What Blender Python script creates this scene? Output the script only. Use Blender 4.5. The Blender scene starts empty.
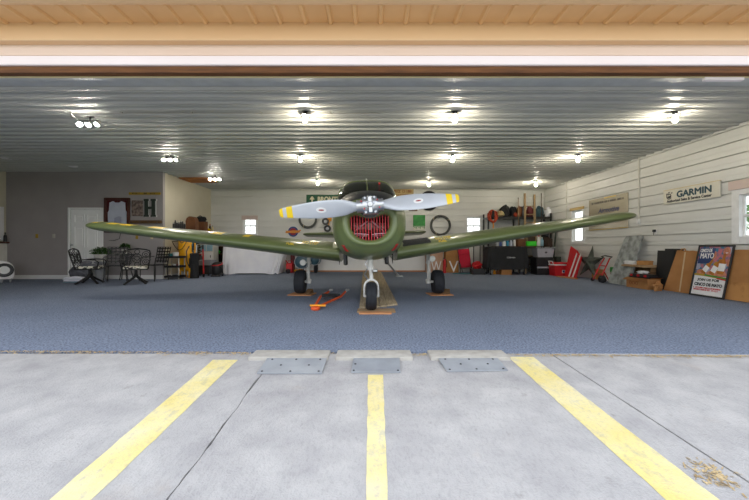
import bpy, bmesh, math, random
from mathutils import Vector, Matrix, noise
random.seed(7)
SKY, EXPO = 1.75, 0.48
R = math.radians
scene = bpy.context.scene
COL = scene.collection
F, CX, CY, EYE = 345.0, 372.0, 247.0, 0.92

def PX(px, Y): return (px-CX)*Y/F
def PZ(py, Y): return EYE+(CY-py)*Y/F
def apron_z(Y): return -0.061*(3.02-Y)

# ------------------------------------------------------------------ materials
def lin(c):
    c = c/255.0
    return c/12.92 if c <= .04045 else ((c+.055)/1.055)**2.4
def S(r, g, b): return (lin(r), lin(g), lin(b), 1)

MATS = {}
def mat(name, col, rough=.6, metal=0., col2=None, nscale=8., bump=0., bscale=60., coat=0., stretch=None, thresh=None, emit=None, detail=3., trans=0.):
    if name in MATS: return MATS[name]
    m = bpy.data.materials.new(name); m.use_nodes = True
    nt = m.node_tree; b = nt.nodes['Principled BSDF']
    b.inputs['Base Color'].default_value = col
    b.inputs['Roughness'].default_value = rough
    b.inputs['Metallic'].default_value = metal
    b.inputs['Coat Weight'].default_value = coat
    b.inputs['Coat Roughness'].default_value = .12
    if emit:
        b.inputs['Emission Color'].default_value = col
        b.inputs['Emission Strength'].default_value = emit
    tc = nt.nodes.new('ShaderNodeTexCoord')
    src = tc.outputs['Object']
    if stretch:
        mp = nt.nodes.new('ShaderNodeMapping'); mp.inputs['Scale'].default_value = stretch
        nt.links.new(src, mp.inputs[0]); src = mp.outputs[0]
    n = nt.nodes.new('ShaderNodeTexNoise'); n.inputs['Scale'].default_value = nscale; n.inputs['Detail'].default_value = detail
    nt.links.new(src, n.inputs['Vector'])
    cr = nt.nodes.new('ShaderNodeValToRGB')
    lo, hi = thresh or (.3, .7)
    cr.color_ramp.elements[0].position = lo; cr.color_ramp.elements[1].position = hi
    if col2 is None:
        col2 = tuple(c*.88 for c in col[:3])+(1,)
    cr.color_ramp.elements[0].color = col; cr.color_ramp.elements[1].color = col2
    nt.links.new(n.outputs['Fac'], cr.inputs[0]); nt.links.new(cr.outputs[0], b.inputs['Base Color'])
    if bump:
        n2 = nt.nodes.new('ShaderNodeTexNoise'); n2.inputs['Scale'].default_value = bscale; n2.inputs['Detail'].default_value = 4
        nt.links.new(src, n2.inputs['Vector'])
        bp = nt.nodes.new('ShaderNodeBump'); bp.inputs['Strength'].default_value = bump; bp.inputs['Distance'].default_value = .01
        nt.links.new(n2.outputs['Fac'], bp.inputs['Height']); nt.links.new(bp.outputs[0], b.inputs['Normal'])
    MATS[name] = m
    return m

def glass(name, tint, gloss=.5):
    m = bpy.data.materials.new(name); m.use_nodes = True; nt = m.node_tree
    for n in list(nt.nodes): nt.nodes.remove(n)
    out = nt.nodes.new('ShaderNodeOutputMaterial'); mx = nt.nodes.new('ShaderNodeMixShader')
    tr = nt.nodes.new('ShaderNodeBsdfTransparent'); tr.inputs[0].default_value = tint
    gl = nt.nodes.new('ShaderNodeBsdfGlossy'); gl.inputs['Roughness'].default_value = .03; gl.inputs[0].default_value = (1, 1, 1, 1)
    lw = nt.nodes.new('ShaderNodeLayerWeight'); lw.inputs[0].default_value = .5
    pw = nt.nodes.new('ShaderNodeMath'); pw.operation = 'POWER'; pw.inputs[1].default_value = 4; nt.links.new(lw.outputs['Facing'], pw.inputs[0])
    ma = nt.nodes.new('ShaderNodeMath'); ma.operation = 'MULTIPLY_ADD'; ma.inputs[1].default_value = .8; ma.inputs[2].default_value = .05; nt.links.new(pw.outputs[0], ma.inputs[0])
    nt.links.new(ma.outputs[0], mx.inputs[0]); nt.links.new(tr.outputs[0], mx.inputs[1]); nt.links.new(gl.outputs[0], mx.inputs[2])
    nt.links.new(mx.outputs[0], out.inputs[0])
    return m

def ramp_add(m, layers):
    """multiply extra noise layers (scale, lo, hi, colour multiplier, stretch) onto a material's base colour"""
    nt = m.node_tree; b = nt.nodes['Principled BSDF']
    tc = [n for n in nt.nodes if n.type == 'TEX_COORD'][0]
    for (sc, lo, hi, mul, st) in layers:
        cur = b.inputs['Base Color'].links[0].from_socket
        src = tc.outputs['Object']
        mp = nt.nodes.new('ShaderNodeMapping'); mp.inputs['Scale'].default_value = st or (1, 1, 1)
        mp.inputs['Location'].default_value = (sc*1.7, sc*.31, .5)
        nt.links.new(src, mp.inputs[0])
        n = nt.nodes.new('ShaderNodeTexNoise'); n.inputs['Scale'].default_value = sc; n.inputs['Detail'].default_value = 5; n.inputs['Roughness'].default_value = .6
        nt.links.new(mp.outputs[0], n.inputs['Vector'])
        cr = nt.nodes.new('ShaderNodeValToRGB'); cr.color_ramp.elements[0].position = lo; cr.color_ramp.elements[1].position = hi
        cr.color_ramp.elements[0].color = (1, 1, 1, 1); cr.color_ramp.elements[1].color = mul
        nt.links.new(n.outputs['Fac'], cr.inputs[0])
        mx = nt.nodes.new('ShaderNodeMixRGB'); mx.blend_type = 'MULTIPLY'; mx.inputs[0].default_value = 1
        nt.links.new(cur, mx.inputs[1]); nt.links.new(cr.outputs[0], mx.inputs[2])
        nt.links.new(mx.outputs[0], b.inputs['Base Color'])
    return m

M = dict(
    carpet=mat('carpet', S(140, 151, 172), .95, col2=S(96, 105, 125), nscale=55, bump=.8, bscale=160, detail=6, thresh=(.38, .62)),
    concrete=mat('concrete', S(184, 181, 179), .9, col2=S(163, 160, 160), nscale=5, bump=.5, bscale=120, detail=8),
    slabc=mat('pad_concrete', S(186, 182, 174), .9, col2=S(164, 158, 150), nscale=12, bump=.4, bscale=90),
    yellow_line=mat('yellow_line_paint', S(226, 214, 160), .8, col2=S(221, 201, 118), nscale=3, bump=.3, bscale=120, detail=8),
    soil=mat('joint_soil', S(140, 126, 104), .95, col2=S(92, 82, 68), nscale=30, bump=.6, bscale=80),
    plate=mat('aluminium_plate', S(168, 173, 180), .5, .3, col2=S(150, 154, 162), nscale=6, bump=.15, bscale=50),
    soffit=mat('soffit_tan', S(228, 184, 130), .5, col2=S(220, 174, 120), nscale=3),
    fascia=mat('fascia_peach', S(228, 190, 146), .45, col2=S(222, 182, 138), nscale=2, stretch=(.3, 1, 1)),
    fascia2=mat('fascia_pale', S(228, 204, 188), .45, col2=S(224, 198, 180), nscale=2, stretch=(.3, 1, 1)),
    header_white=mat('header_white', S(240, 230, 232), .45, nscale=2, col2=S(234, 222, 222), stretch=(.3, 1, 1)),
    wood_dark=mat('dark_header_wood', S(120, 76, 38), .8, col2=S(84, 50, 24), nscale=5, stretch=(.6, 8, 8), bump=.3),
    cream=mat('cream_edge', S(222, 206, 160), .6),
    ceil=mat('ceiling_liner', S(194, 195, 190), .42, col2=S(184, 185, 180), nscale=1.5),
    ceil_flat=mat('ceiling_flat', S(206, 210, 212), .45),
    liner=mat('wall_liner', S(222, 222, 219), .40, col2=S(214, 214, 210), nscale=1.2),
    taupe=mat('taupe_paint', S(164, 158, 158), .8, col2=S(157, 151, 151), nscale=2),
    beigewall=mat('beige_paint', S(206, 200, 180), .8, col2=S(200, 193, 172), nscale=2),
    white=mat('white_paint', S(232, 232, 232), .5, col2=S(226, 226, 226), nscale=3),
    offwhite=mat('off_white', S(218, 216, 208), .55),
    vinyl=mat('window_vinyl', S(240, 240, 240), .4),
    pinkval=mat('pink_beige_board', S(216, 196, 188), .7, nscale=4),
    tanval=mat('tan_board', S(204, 176, 118), .7, nscale=4),
    green=mat('olive_paint', S(102, 114, 68), .36, col2=S(92, 104, 60), nscale=2, coat=.3),
    greenlt=mat('olive_interior', S(80, 96, 62), .6),
    black_anti=mat('anti_glare_black', S(22, 23, 27), .42),
    walk=mat('walkway_black', S(30, 34, 42), .8, bump=.4, bscale=200),
    yellow=mat('marking_yellow', S(240, 205, 24), .45),
    propgray=mat('prop_gray', S(196, 200, 208), .38, .15, col2=S(186, 190, 198), nscale=4),
    steel=mat('polished_steel', S(190, 192, 196), .28, .85, nscale=10),
    darksteel=mat('dark_steel', S(70, 70, 72), .4, .7, nscale=10),
    redbar=mat('red_bar', S(226, 52, 62), .4),
    red=mat('red_plastic', S(200, 26, 34), .45),
    redcloth=mat('red_fabric', S(186, 20, 52), .85, bump=.3, bscale=90),
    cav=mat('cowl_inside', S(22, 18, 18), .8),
    enginegray=mat('engine_gray', S(120, 110, 104), .5, .5, col2=S(70, 60, 56), nscale=14),
    rubber=mat('tyre_rubber', S(30, 33, 40), .75, col2=S(22, 24, 30), nscale=12),
    gearwhite=mat('gear_white', S(214, 214, 210), .4, col2=S(186, 184, 178), nscale=9),
    lens=mat('lamp_lens', S(236, 236, 230), .15, nscale=20),
    wood=mat('plank_wood', S(194, 176, 146), .85, col2=S(148, 130, 104), nscale=6, stretch=(9, .6, 9), bump=.3, bscale=30),
    woodx=mat('crosswise_wood', S(186, 158, 122), .85, col2=S(150, 118, 84), nscale=6, stretch=(.6, 9, 9), bump=.3, bscale=30),
    woodorange=mat('fresh_wood', S(206, 148, 100), .8, col2=S(176, 118, 76), nscale=6, stretch=(1, 8, 8)),
    orange=mat('orange_paint', S(232, 88, 28), .45),
    amber=mat('amber_paint', S(240, 160, 30), .5),
    black=mat('black_metal', S(24, 24, 26), .45, nscale=9),
    blackfab=mat('black_fabric', S(22, 23, 26), .8, col2=S(32, 33, 37), nscale=6, bump=.4, bscale=14),
    blackplastic=mat('black_plastic', S(28, 29, 32), .5),
    graycloth=mat('gray_cloth', S(112, 114, 122), .9, col2=S(74, 76, 84), nscale=6, bump=.5, bscale=20),
    whitecloth=mat('white_sheet', S(246, 246, 252), .9, col2=S(236, 236, 246), nscale=3, bump=.35, bscale=9),
    floral=mat('floral_cushion', S(226, 222, 206), .9, col2=S(52, 50, 48), nscale=13, thresh=(.48, .54)),
    leaf=mat('plant_leaf', S(62, 104, 42), .6, col2=S(34, 66, 26), nscale=18),
    outleaf=mat('tree_leaf', S(104, 150, 60), .7, col2=S(58, 96, 34), nscale=5),
    bark=mat('bark', S(92, 78, 62), .9, bump=.5),
    grass=mat('outside_lawn', S(110, 136, 66), .95, col2=S(86, 110, 52), nscale=4),
    pot=mat('white_pot', S(214, 212, 206), .5),
    frame_red=mat('mahogany', S(84, 38, 28), .5, col2=S(56, 24, 20), nscale=6, stretch=(1, 1, .2)),
    matboard=mat('maroon_backing', S(80, 24, 30), .9),
    jersey=mat('pale_jersey', S(196, 200, 214), .9, col2=S(184, 188, 204), nscale=6),
    jersey2=mat('jersey_number', S(166, 168, 190), .9),
    sepia=mat('sepia_print', S(150, 132, 122), .7, col2=S(78, 66, 62), nscale=14, thresh=(.35, .65)),
    letterdark=mat('letter_dark_green', S(46, 56, 48), .7),
    oldwood=mat('old_wood', S(122, 92, 60), .85, col2=S(82, 60, 38), nscale=5, stretch=(.7, 8, 8), bump=.3),
    signyellow=mat('sign_yellow', S(186, 152, 40), .6, col2=S(160, 128, 34), nscale=5),
    signdark=mat('sign_dark', S(60, 48, 26), .7),
    signgreen=mat('sign_green', S(12, 84, 56), .5),
    signcream=mat('sign_cream', S(238, 230, 196), .5),
    signwhite=mat('sign_white', S(226, 222, 208), .5),
    signtan=mat('sign_tan', S(196, 170, 116), .7),
    signbrown=mat('sign_brown', S(140, 72, 36), .7),
    teal_letter=mat('teal_letter', S(18, 66, 82), .5),
    letterblack=mat('letter_black', S(40, 42, 44), .5),
    navyletter=mat('navy_letter', S(46, 52, 92), .5),
    bronze=mat('brushed_metal_sign', S(212, 204, 184), .24, .6, col2=S(200, 190, 168), nscale=3, stretch=(1, 1, 12)),
    gold=mat('gold_edge', S(206, 174, 70), .5),
    hosegray=mat('hose_gray', S(96, 98, 96), .6, col2=S(72, 74, 72), nscale=20),
    blue=mat('badge_blue', S(42, 68, 130), .5),
    badgered=mat('badge_red', S(160, 28, 36), .5),
    badgeorange=mat('badge_orange', S(222, 140, 50), .5),
    posterg=mat('print_green', S(20, 116, 44), .5, col2=S(50, 150, 60), nscale=8),
    teal=mat('teal_paint', S(52, 88, 104), .4, col2=S(44, 76, 92), nscale=5, coat=.2),
    maroon=mat('maroon_paint', S(110, 40, 44), .6),
    cardboard=mat('cardboard', S(178, 128, 78), .9, col2=S(164, 114, 66), nscale=4, bump=.15, bscale=30),
    cardboard2=mat('stained_cardboard', S(186, 134, 78), .9, col2=S(128, 84, 44), nscale=5, thresh=(.55, .8)),
    cardpink=mat('pinkish_cardboard', S(196, 160, 138), .9, col2=S(178, 138, 112), nscale=4),
    tape=mat('packing_tape', S(206, 180, 140), .4),
    yellowtank=mat('tank_yellow', S(246, 178, 18), .4, col2=S(236, 166, 14), nscale=3, coat=.2),
    brownbox=mat('brown_box', S(122, 78, 46), .8, col2=S(96, 60, 36), nscale=5),
    darkbrown=mat('dark_brown_wood', S(66, 48, 38), .8, nscale=5),
    cyan=mat('cyan_plastic', S(44, 150, 190), .4),
    tealplastic=mat('teal_plastic', S(40, 130, 136), .5),
    graytub=mat('gray_tub', S(150, 152, 158), .45),
    clear=mat('milky_plastic', S(182, 184, 192), .35),
    lime=mat('lime_plastic', S(60, 220, 44), .5),
    stone=mat('gray_stone', S(160, 165, 165), .5, col2=S(102, 105, 104), nscale=7, detail=8, thresh=(.38, .68), bump=.2),
    galv=mat('weathered_tin', S(92, 98, 92), .55, .5, col2=S(48, 50, 46), nscale=9),
    denim=mat('teal_canvas', S(64, 92, 100), .9, col2=S(48, 72, 80), nscale=6, bump=.5, bscale=14),
    beigefab=mat('beige_canvas', S(196, 172, 128), .9, bump=.4, bscale=16),
    ladderwood=mat('ladder_wood', S(150, 128, 94), .8, col2=S(124, 102, 70), nscale=5, stretch=(8, 8, .6)),
    rope_orange=mat('orange_cord', S(176, 66, 36), .7),
    paperw=mat('white_paper', S(236, 236, 236), .8),
    lightblue=mat('light_blue_paper', S(150, 190, 210), .8),
    skin=mat('printed_skin_tone', S(206, 140, 110), .7, col2=S(176, 104, 78), nscale=30),
    skyp=mat('printed_pink', S(196, 110, 120), .7, col2=S(52, 112, 140), nscale=14, thresh=(.4, .6)),
    navy=mat('printed_navy', S(36, 60, 110), .6),
    beer=mat('printed_amber', S(196, 124, 36), .6, col2=S(140, 76, 24), nscale=12),
    gravel=mat('dry_debris', S(214, 190, 146), .95, col2=S(150, 126, 90), nscale=20),
    bulb=mat('lit_bulb', (1, .86, .62, 1), .5, emit=290.),
    spot=mat('lit_spot_bulb', (1, .93, .8, 1), .5, emit=300.),
    porcelain=mat('porcelain', S(190, 186, 178), .4),
    seatdark=mat('seat_leather', S(46, 44, 42), .7),
)
# lit bulbs: plain emission colour
for k, c in (('bulb', (1, .90, .72, 1)), ('spot', (1, .94, .84, 1))):
    nt = M[k].node_tree; b = nt.nodes['Principled BSDF']
    for l in list(b.inputs['Base Color'].links): nt.links.remove(l)
    b.inputs['Base Color'].default_value = c; b.inputs['Emission Color'].default_value = c
ramp_add(M['concrete'], [(1.1, .45, .7, (.88, .88, .89, 1), None), (24, .58, .74, (.90, .90, .90, 1), None), (70, .48, .7, (.86, .86, .86, 1), (1, .45, 1)), (2.2, .62, .75, (1.0, .94, .88, 1), None), (9, .66, .72, (.82, .81, .80, 1), None)])
ramp_add(M['yellow_line'], [(20, .52, .68, (.80, .82, 1.05, 1), (1, .5, 1)), (60, .5, .66, (.85, .87, 1.0, 1), None), (4, .4, .7, (1.0, 1.02, 1.35, 1), None)])
ramp_add(M['carpet'], [(1.2, .4, .75, (.86, .88, .9, 1), None), (90, .52, .66, (1.45, 1.45, 1.42, 1), None), (35, .5, .7, (.78, .78, .8, 1), None)])
M['ceil'].node_tree.nodes['Principled BSDF'].inputs['Specular IOR Level'].default_value = .35
GLASS = glass('window_glass', (.95, .97, .97, 1))
CANOPY_GLASS = glass('canopy_glass', (.24, .25, .24, 1))
PICGLASS = None

# ------------------------------------------------------------------ mesh builder
class MB:
    def __init__(s): s.bm = bmesh.new()
    def _fin(s, n0, f0, mi, mtx):
        s.bm.verts.ensure_lookup_table(); s.bm.faces.ensure_lookup_table()
        vs = s.bm.verts[n0:]
        if mtx is not None: bmesh.ops.transform(s.bm, matrix=mtx, verts=vs)
        for f in s.bm.faces[f0:]: f.material_index = mi
        return s
    def raw(s, verts, faces, mi=0, mtx=None):
        n0, f0 = len(s.bm.verts), len(s.bm.faces)
        vs = [s.bm.verts.new(v) for v in verts]
        for f in faces:
            try: s.bm.faces.new([vs[i] for i in f])
            except ValueError: pass
        return s._fin(n0, f0, mi, mtx)
    def box(s, x0, x1, y0, y1, z0, z1, bev=0., mi=0, mtx=None, seg=1):
        t = bmesh.new()
        bmesh.ops.create_cube(t, size=1)
        bmesh.ops.transform(t, matrix=Matrix.Translation(((x0+x1)/2, (y0+y1)/2, (z0+z1)/2)) @ Matrix.Diagonal((abs(x1-x0), abs(y1-y0), abs(z1-z0), 1)), verts=t.verts)
        if bev > 0: bmesh.ops.bevel(t, geom=list(t.edges), offset=bev, segments=seg, affect='EDGES', profile=.5)
        t.verts.index_update()
        vs = [v.co.copy() for v in t.verts]; fs = [[v.index for v in f.verts] for f in t.faces]
        t.free()
        return s.raw(vs, fs, mi, mtx)
    def cyl(s, p0, p1, r0, r1=None, n=16, mi=0, cap=True, mtx=None):
        r1 = r0 if r1 is None else r1
        p0, p1 = Vector(p0), Vector(p1); d = (p1-p0).normalized()
        a = d.orthogonal().normalized(); b = d.cross(a)
        vs, fs = [], []
        for p, r in ((p0, r0), (p1, r1)):
            for i in range(n):
                t = 2*math.pi*i/n; vs.append(p+(a*math.cos(t)+b*math.sin(t))*r)
        for i in range(n): fs.append((i, (i+1) % n, n+(i+1) % n, n+i))
        if cap: fs += [tuple(range(n))[::-1], tuple(range(n, 2*n))]
        return s.raw(vs, fs, mi, mtx)
    def tube(s, pts, r, n=8, mi=0, closed=False, mtx=None):
        pts = [Vector(p) for p in pts]; m = len(pts); vs, fs = [], []
        up = None
        for i, p in enumerate(pts):
            if closed: d = pts[(i+1) % m]-pts[i-1]
            else: d = pts[min(i+1, m-1)]-pts[max(i-1, 0)]
            d.normalize()
            a = d.orthogonal().normalized() if up is None else (up-d*up.dot(d))
            if a.length < 1e-5: a = d.orthogonal()
            a.normalize(); up = a; b = d.cross(a)
            rr = r[i] if isinstance(r, (list, tuple)) else r
            for k in range(n):
                t = 2*math.pi*k/n; vs.append(p+(a*math.cos(t)+b*math.sin(t))*rr)
        L = m if closed else m-1
        for i in range(L):
            j = (i+1) % m
            for k in range(n): fs.append((i*n+k, i*n+(k+1) % n, j*n+(k+1) % n, j*n+k))
        if not closed: fs += [tuple(range(n))[::-1], tuple(range((m-1)*n, m*n))]
        return s.raw(vs, fs, mi, mtx)
    def lathe(s, prof, n=24, mi=0, mtx=None, c=(0, 0, 0)):
        vs, fs = [], []
        for r, z in prof:
            for i in range(n):
                t = 2*math.pi*i/n; vs.append((c[0]+r*math.cos(t), c[1]+r*math.sin(t), c[2]+z))
        for j in range(len(prof)-1):
            for i in range(n): fs.append((j*n+i, j*n+(i+1) % n, (j+1)*n+(i+1) % n, (j+1)*n+i))
        if prof[0][0] > 1e-4: fs.append(tuple(range(n))[::-1])
        if prof[-1][0] > 1e-4: fs.append(tuple(range((len(prof)-1)*n, len(prof)*n)))
        return s.raw(vs, fs, mi, mtx)
    def torus(s, c, R_, r, axis='Y', n=32, k=10, mi=0, mtx=None):
        c = Vector(c); pts = []
        for i in range(n):
            t = 2*math.pi*i/n; u, v = R_*math.cos(t), R_*math.sin(t)
            pts.append(c+Vector({'Y': (u, 0, v), 'X': (0, u, v), 'Z': (u, v, 0)}[axis]))
        return s.tube(pts, r, k, mi, True, mtx)
    def loft(s, loops, mi=0, cap0=False, cap1=False, closed=True, mtx=None, mif=None):
        n = len(loops[0]); vs = [v for l in loops for v in l]; fs, mis = [], []
        K = n if closed else n-1
        for j in range(len(loops)-1):
            for i in range(K):
                fs.append((j*n+i, j*n+(i+1) % n, (j+1)*n+(i+1) % n, (j+1)*n+i)); mis.append(mif(j, i) if mif else mi)
        if cap0: fs.append(tuple(range(n))[::-1]); mis.append(mi)
        if cap1: fs.append(tuple(range((len(loops)-1)*n, len(loops)*n))); mis.append(mi)
        n0, f0 = len(s.bm.verts), len(s.bm.faces)
        V = [s.bm.verts.new(v) for v in vs]
        for f, k in zip(fs, mis):
            try: s.bm.faces.new([V[i] for i in f]).material_index = k
            except ValueError: pass
        if mtx is not None: bmesh.ops.transform(s.bm, matrix=mtx, verts=V)
        return s
    def prism(s, poly, y0, y1, mi=0, mtx=None):
        """poly in (x, z), thickness along y"""
        n = len(poly); vs = [(x, y0, z) for x, z in poly]+[(x, y1, z) for x, z in poly]
        fs = [tuple(range(n)), tuple(range(n, 2*n))[::-1]]+[(i, i+n, (i+1) % n+n, (i+1) % n) for i in range(n)]
        return s.raw(vs, fs, mi, mtx)
    def blob(s, c, r, amp=.25, freq=3., seed=0, sub=3, mi=0, flat=None, mtx=None):
        t = bmesh.new(); bmesh.ops.create_icosphere(t, subdivisions=sub, radius=1)
        vs = []
        for v in t.verts:
            d = v.co.copy()
            k = 1+amp*noise.noise(d*freq*.5+Vector((seed*7.3, seed*1.7, 0)))+amp*.5*noise.noise(d*freq*1.3+Vector((0, seed*3.1, 5)))
            p = Vector((d.x*r[0]*k, d.y*r[1]*k, d.z*r[2]*k))+Vector(c)
            if flat is not None and p.z < flat: p.z = flat
            vs.append(p)
        t.verts.index_update()
        fs = [[v.index for v in f.verts] for f in t.faces]; t.free()
        return s.raw(vs, fs, mi, mtx)
    def build(s, name, mats, parent=None, loc=(0, 0, 0), rot=(0, 0, 0), smooth=True, angle=38, fix=True):
        if fix: bmesh.ops.recalc_face_normals(s.bm, faces=s.bm.faces)
        me = bpy.data.meshes.new(name); s.bm.to_mesh(me); s.bm.free()
        for m in (mats if isinstance(mats, (list, tuple)) else [mats]): me.materials.append(m)
        if smooth:
            me.polygons.foreach_set('use_smooth', [True]*len(me.polygons))
            me.set_sharp_from_angle(angle=R(angle))
        o = bpy.data.objects.new(name, me); COL.objects.link(o)
        o.location = loc; o.rotation_euler = rot
        if parent: o.parent = parent
        return o

def text_geo(txt, size, depth=.002, shear=0., bold=0.):
    cu = bpy.data.curves.new('txt', 'FONT'); cu.body = txt; cu.size = size; cu.extrude = depth/2; cu.shear = shear; cu.offset = bold
    cu.align_x = 'CENTER'; cu.align_y = 'CENTER'; cu.resolution_u = 3
    o = bpy.data.objects.new('txt', cu); COL.objects.link(o)
    dg = bpy.context.evaluated_depsgraph_get(); dg.update()
    me = bpy.data.meshes.new_from_object(o.evaluated_get(dg))
    vs = [v.co.copy() for v in me.vertices]; fs = [tuple(p.vertices) for p in me.polygons]
    bpy.data.objects.remove(o); bpy.data.curves.remove(cu); bpy.data.meshes.remove(me)
    return vs, fs
def add_text(mb, txt, width, height, mtx, mi=0, depth=.003, shear=0., bold=0., fat=0.):
    """lettering fitted to width x height, in local XY, mapped by mtx"""
    vs, fs = text_geo(txt, 1, 0.01, shear, bold)
    xs = [v.x for v in vs]; ys = [v.y for v in vs]
    sx = width/(max(xs)-min(xs)); sy = height/(max(ys)-min(ys))
    ox, oy = (max(xs)+min(xs))/2, (max(ys)+min(ys))/2
    vs = [Vector(((v.x-ox)*sx, (v.y-oy)*sy, v.z/.01*depth)) for v in vs]
    for k, (a, b) in enumerate(((0, 0), (fat, 0), (-fat, 0), (0, fat), (0, -fat)) if fat else ((0, 0),)):
        mb.raw([v+Vector((a, b, .0001*k)) for v in vs], fs, mi, mtx)
def on_back(x, y, z):    # XY plane text standing in XZ facing -Y
    return Matrix.Translation((x, y, z)) @ Matrix.Rotation(R(90), 4, 'X')
def on_right(x, y, z):   # text on the right wall facing -X: reads along -Y
    return Matrix.Translation((x, y, z)) @ Matrix.Rotation(R(-90), 4, 'Z') @ Matrix.Rotation(R(90), 4, 'X')

def tag(o, label, cat, group=None):
    o['label'] = label; o['category'] = cat
    if group: o['group'] = group
    return o
def struct(o):
    o['kind'] = 'structure'; return o
def thing(name, label, cat, loc=(0, 0, 0), rz=0., group=None):
    o = bpy.data.objects.new(name, None); COL.objects.link(o); o.empty_display_size = .1
    o.location = loc; o.rotation_euler = (0, 0, rz)
    return tag(o, label, cat, group)
def dup(o, loc, rz=0., label=None):
    c = o.copy(); COL.objects.link(c); c.location = loc; c.rotation_euler = (0, 0, rz)
    if label: c['label'] = label
    for ch in list(o.children):
        d = ch.copy(); COL.objects.link(d); d.parent = c
        for g in list(ch.children):
            e = g.copy(); COL.objects.link(e); e.parent = d
    return c

# ------------------------------------------------------------------ the hangar
XR, XL, YB, YO, XO, HC = 6.43, -10.5, 12.85, 9.9, -6.0, 3.08
PITCH = .2286
# floor: carpet with a slightly skew front edge
m = MB()
def carpet_edge(x): return 3.02-.018*(x+.0)
nx = 60
top = []
xs = [XL+(XR-XL)*i/nx for i in range(nx+1)]
vs = [(x, carpet_edge(x), 0) for x in xs]+[(x, YB, 0) for x in xs]+[(x, carpet_edge(x), -.03) for x in xs]
fs = [(i, i+1, nx+2+i, nx+1+i) for i in range(nx)]+[(i+1, i, 2*nx+2+i, 2*nx+3+i) for i in range(nx)]
struct(m.raw(vs, fs).build('floor', M['carpet'], smooth=False))
# apron: three concrete panels with open joints, sloping away from the door
ap = thing('ground_apron', 'pale concrete apron', 'ground'); del ap['category']; ap['kind'] = 'structure'
def apron_panel(x0, x1, jag0=None, jag1=None):
    m = MB(); n = 160; loops = []
    Ys = [-6+ (2.985+6)*i/n for i in range(n+1)]
    for k, Y in enumerate(Ys):
        a = x0(Y) if callable(x0) else x0; b = x1(Y) if callable(x1) else x1
        z = apron_z(Y); loops.append([(a, Y, z-.12), (a, Y, z), (b, Y, z), (b, Y, z-.12)])
    m.loft(loops, closed=False)
    m.raw([loops[-1][i] for i in range(4)], [(0, 1, 2, 3)])
    m.build('concrete_panel', M['concrete'], ap, smooth=False)
def jl(side):
    return lambda Y: -.822+side*(.004+.002*max(0, (2.3-Y)))+.012*noise.noise(Vector((Y*4, 1.3, 1)))+.010*noise.noise(Vector((Y*16, side*.35, 2)))+.005*noise.noise(Vector((Y*45, side*9, 2)))
def jr(side):
    return lambda Y: 1.70-.052*Y+side*.006+.004*noise.noise(Vector((Y*5, side*3, 7)))
apron_panel(-14, jl(-1)); apron_panel(jl(1), jr(-1)); apron_panel(jr(1), 14)
m = MB(); m.raw([(-14, -6, apron_z(-6)-.035), (14, -6, apron_z(-6)-.035), (14, 3.2, -.035), (-14, 3.2, -.035)], [(0, 1, 2, 3)])
struct(m.build('ground_soil', M['soil'], smooth=False))
m = MB(); m.raw([(-70, -60, -.75), (70, -60, -.75), (70, 80, -.75), (-70, 80, -.75)], [(0, 1, 2, 3)])
struct(m.build('ground_lawn', M['grass'], smooth=False))
# painted lines
def painted(name, label, p):
    m = MB(); n = 40; vs = []; fs = []
    (xa0, xb0, Ya), (xa1, xb1, Yb) = p
    for i in range(n+1):
        t = i/n; Y = Ya+(Yb-Ya)*t; j = .006*noise.noise(Vector((Y*9, xa0, 3)))
        vs += [(xa0+(xa1-xa0)*t+j, Y, apron_z(Y)+.0015), (xb0+(xb1-xb0)*t-j, Y, apron_z(Y)+.0015)]
        if i: fs.append((2*i-2, 2*i-1, 2*i+1, 2*i))
    o = struct(m.raw(vs, fs).build(name, M['yellow_line'], smooth=False)); o['label'] = label
def gx(px, py): Y = 381/(py-226); return ((px-CX)*Y/F, Y)
def line(a, b, c, d):   # far-left, far-right, near-left, near-right pixels read off the photo -> apron plane
    A, B, C_, D = gx(*a), gx(*b), gx(*c), gx(*d)
    ya, yb = (A[1]+B[1])/2, (C_[1]+D[1])/2
    ex = lambda p, q, Y: p[0]+(q[0]-p[0])*(Y-p[1])/(q[1]-p[1])
    yn = .2
    return ((A[0], B[0], ya), (ex(A, C_, yn), ex(B, D, yn), yn))
painted('line_marking', 'yellow line running to the left of the metal plates', line((213, 360), (238, 360), (49, 500), (92, 500)))
painted('line_marking', 'yellow centre line', line((368, 375), (383, 375), (366, 500), (388, 500)))
painted('line_marking', 'yellow line running to the right of the metal plates', line((508, 357), (533, 357), (666, 500), (719, 500)))

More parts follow.
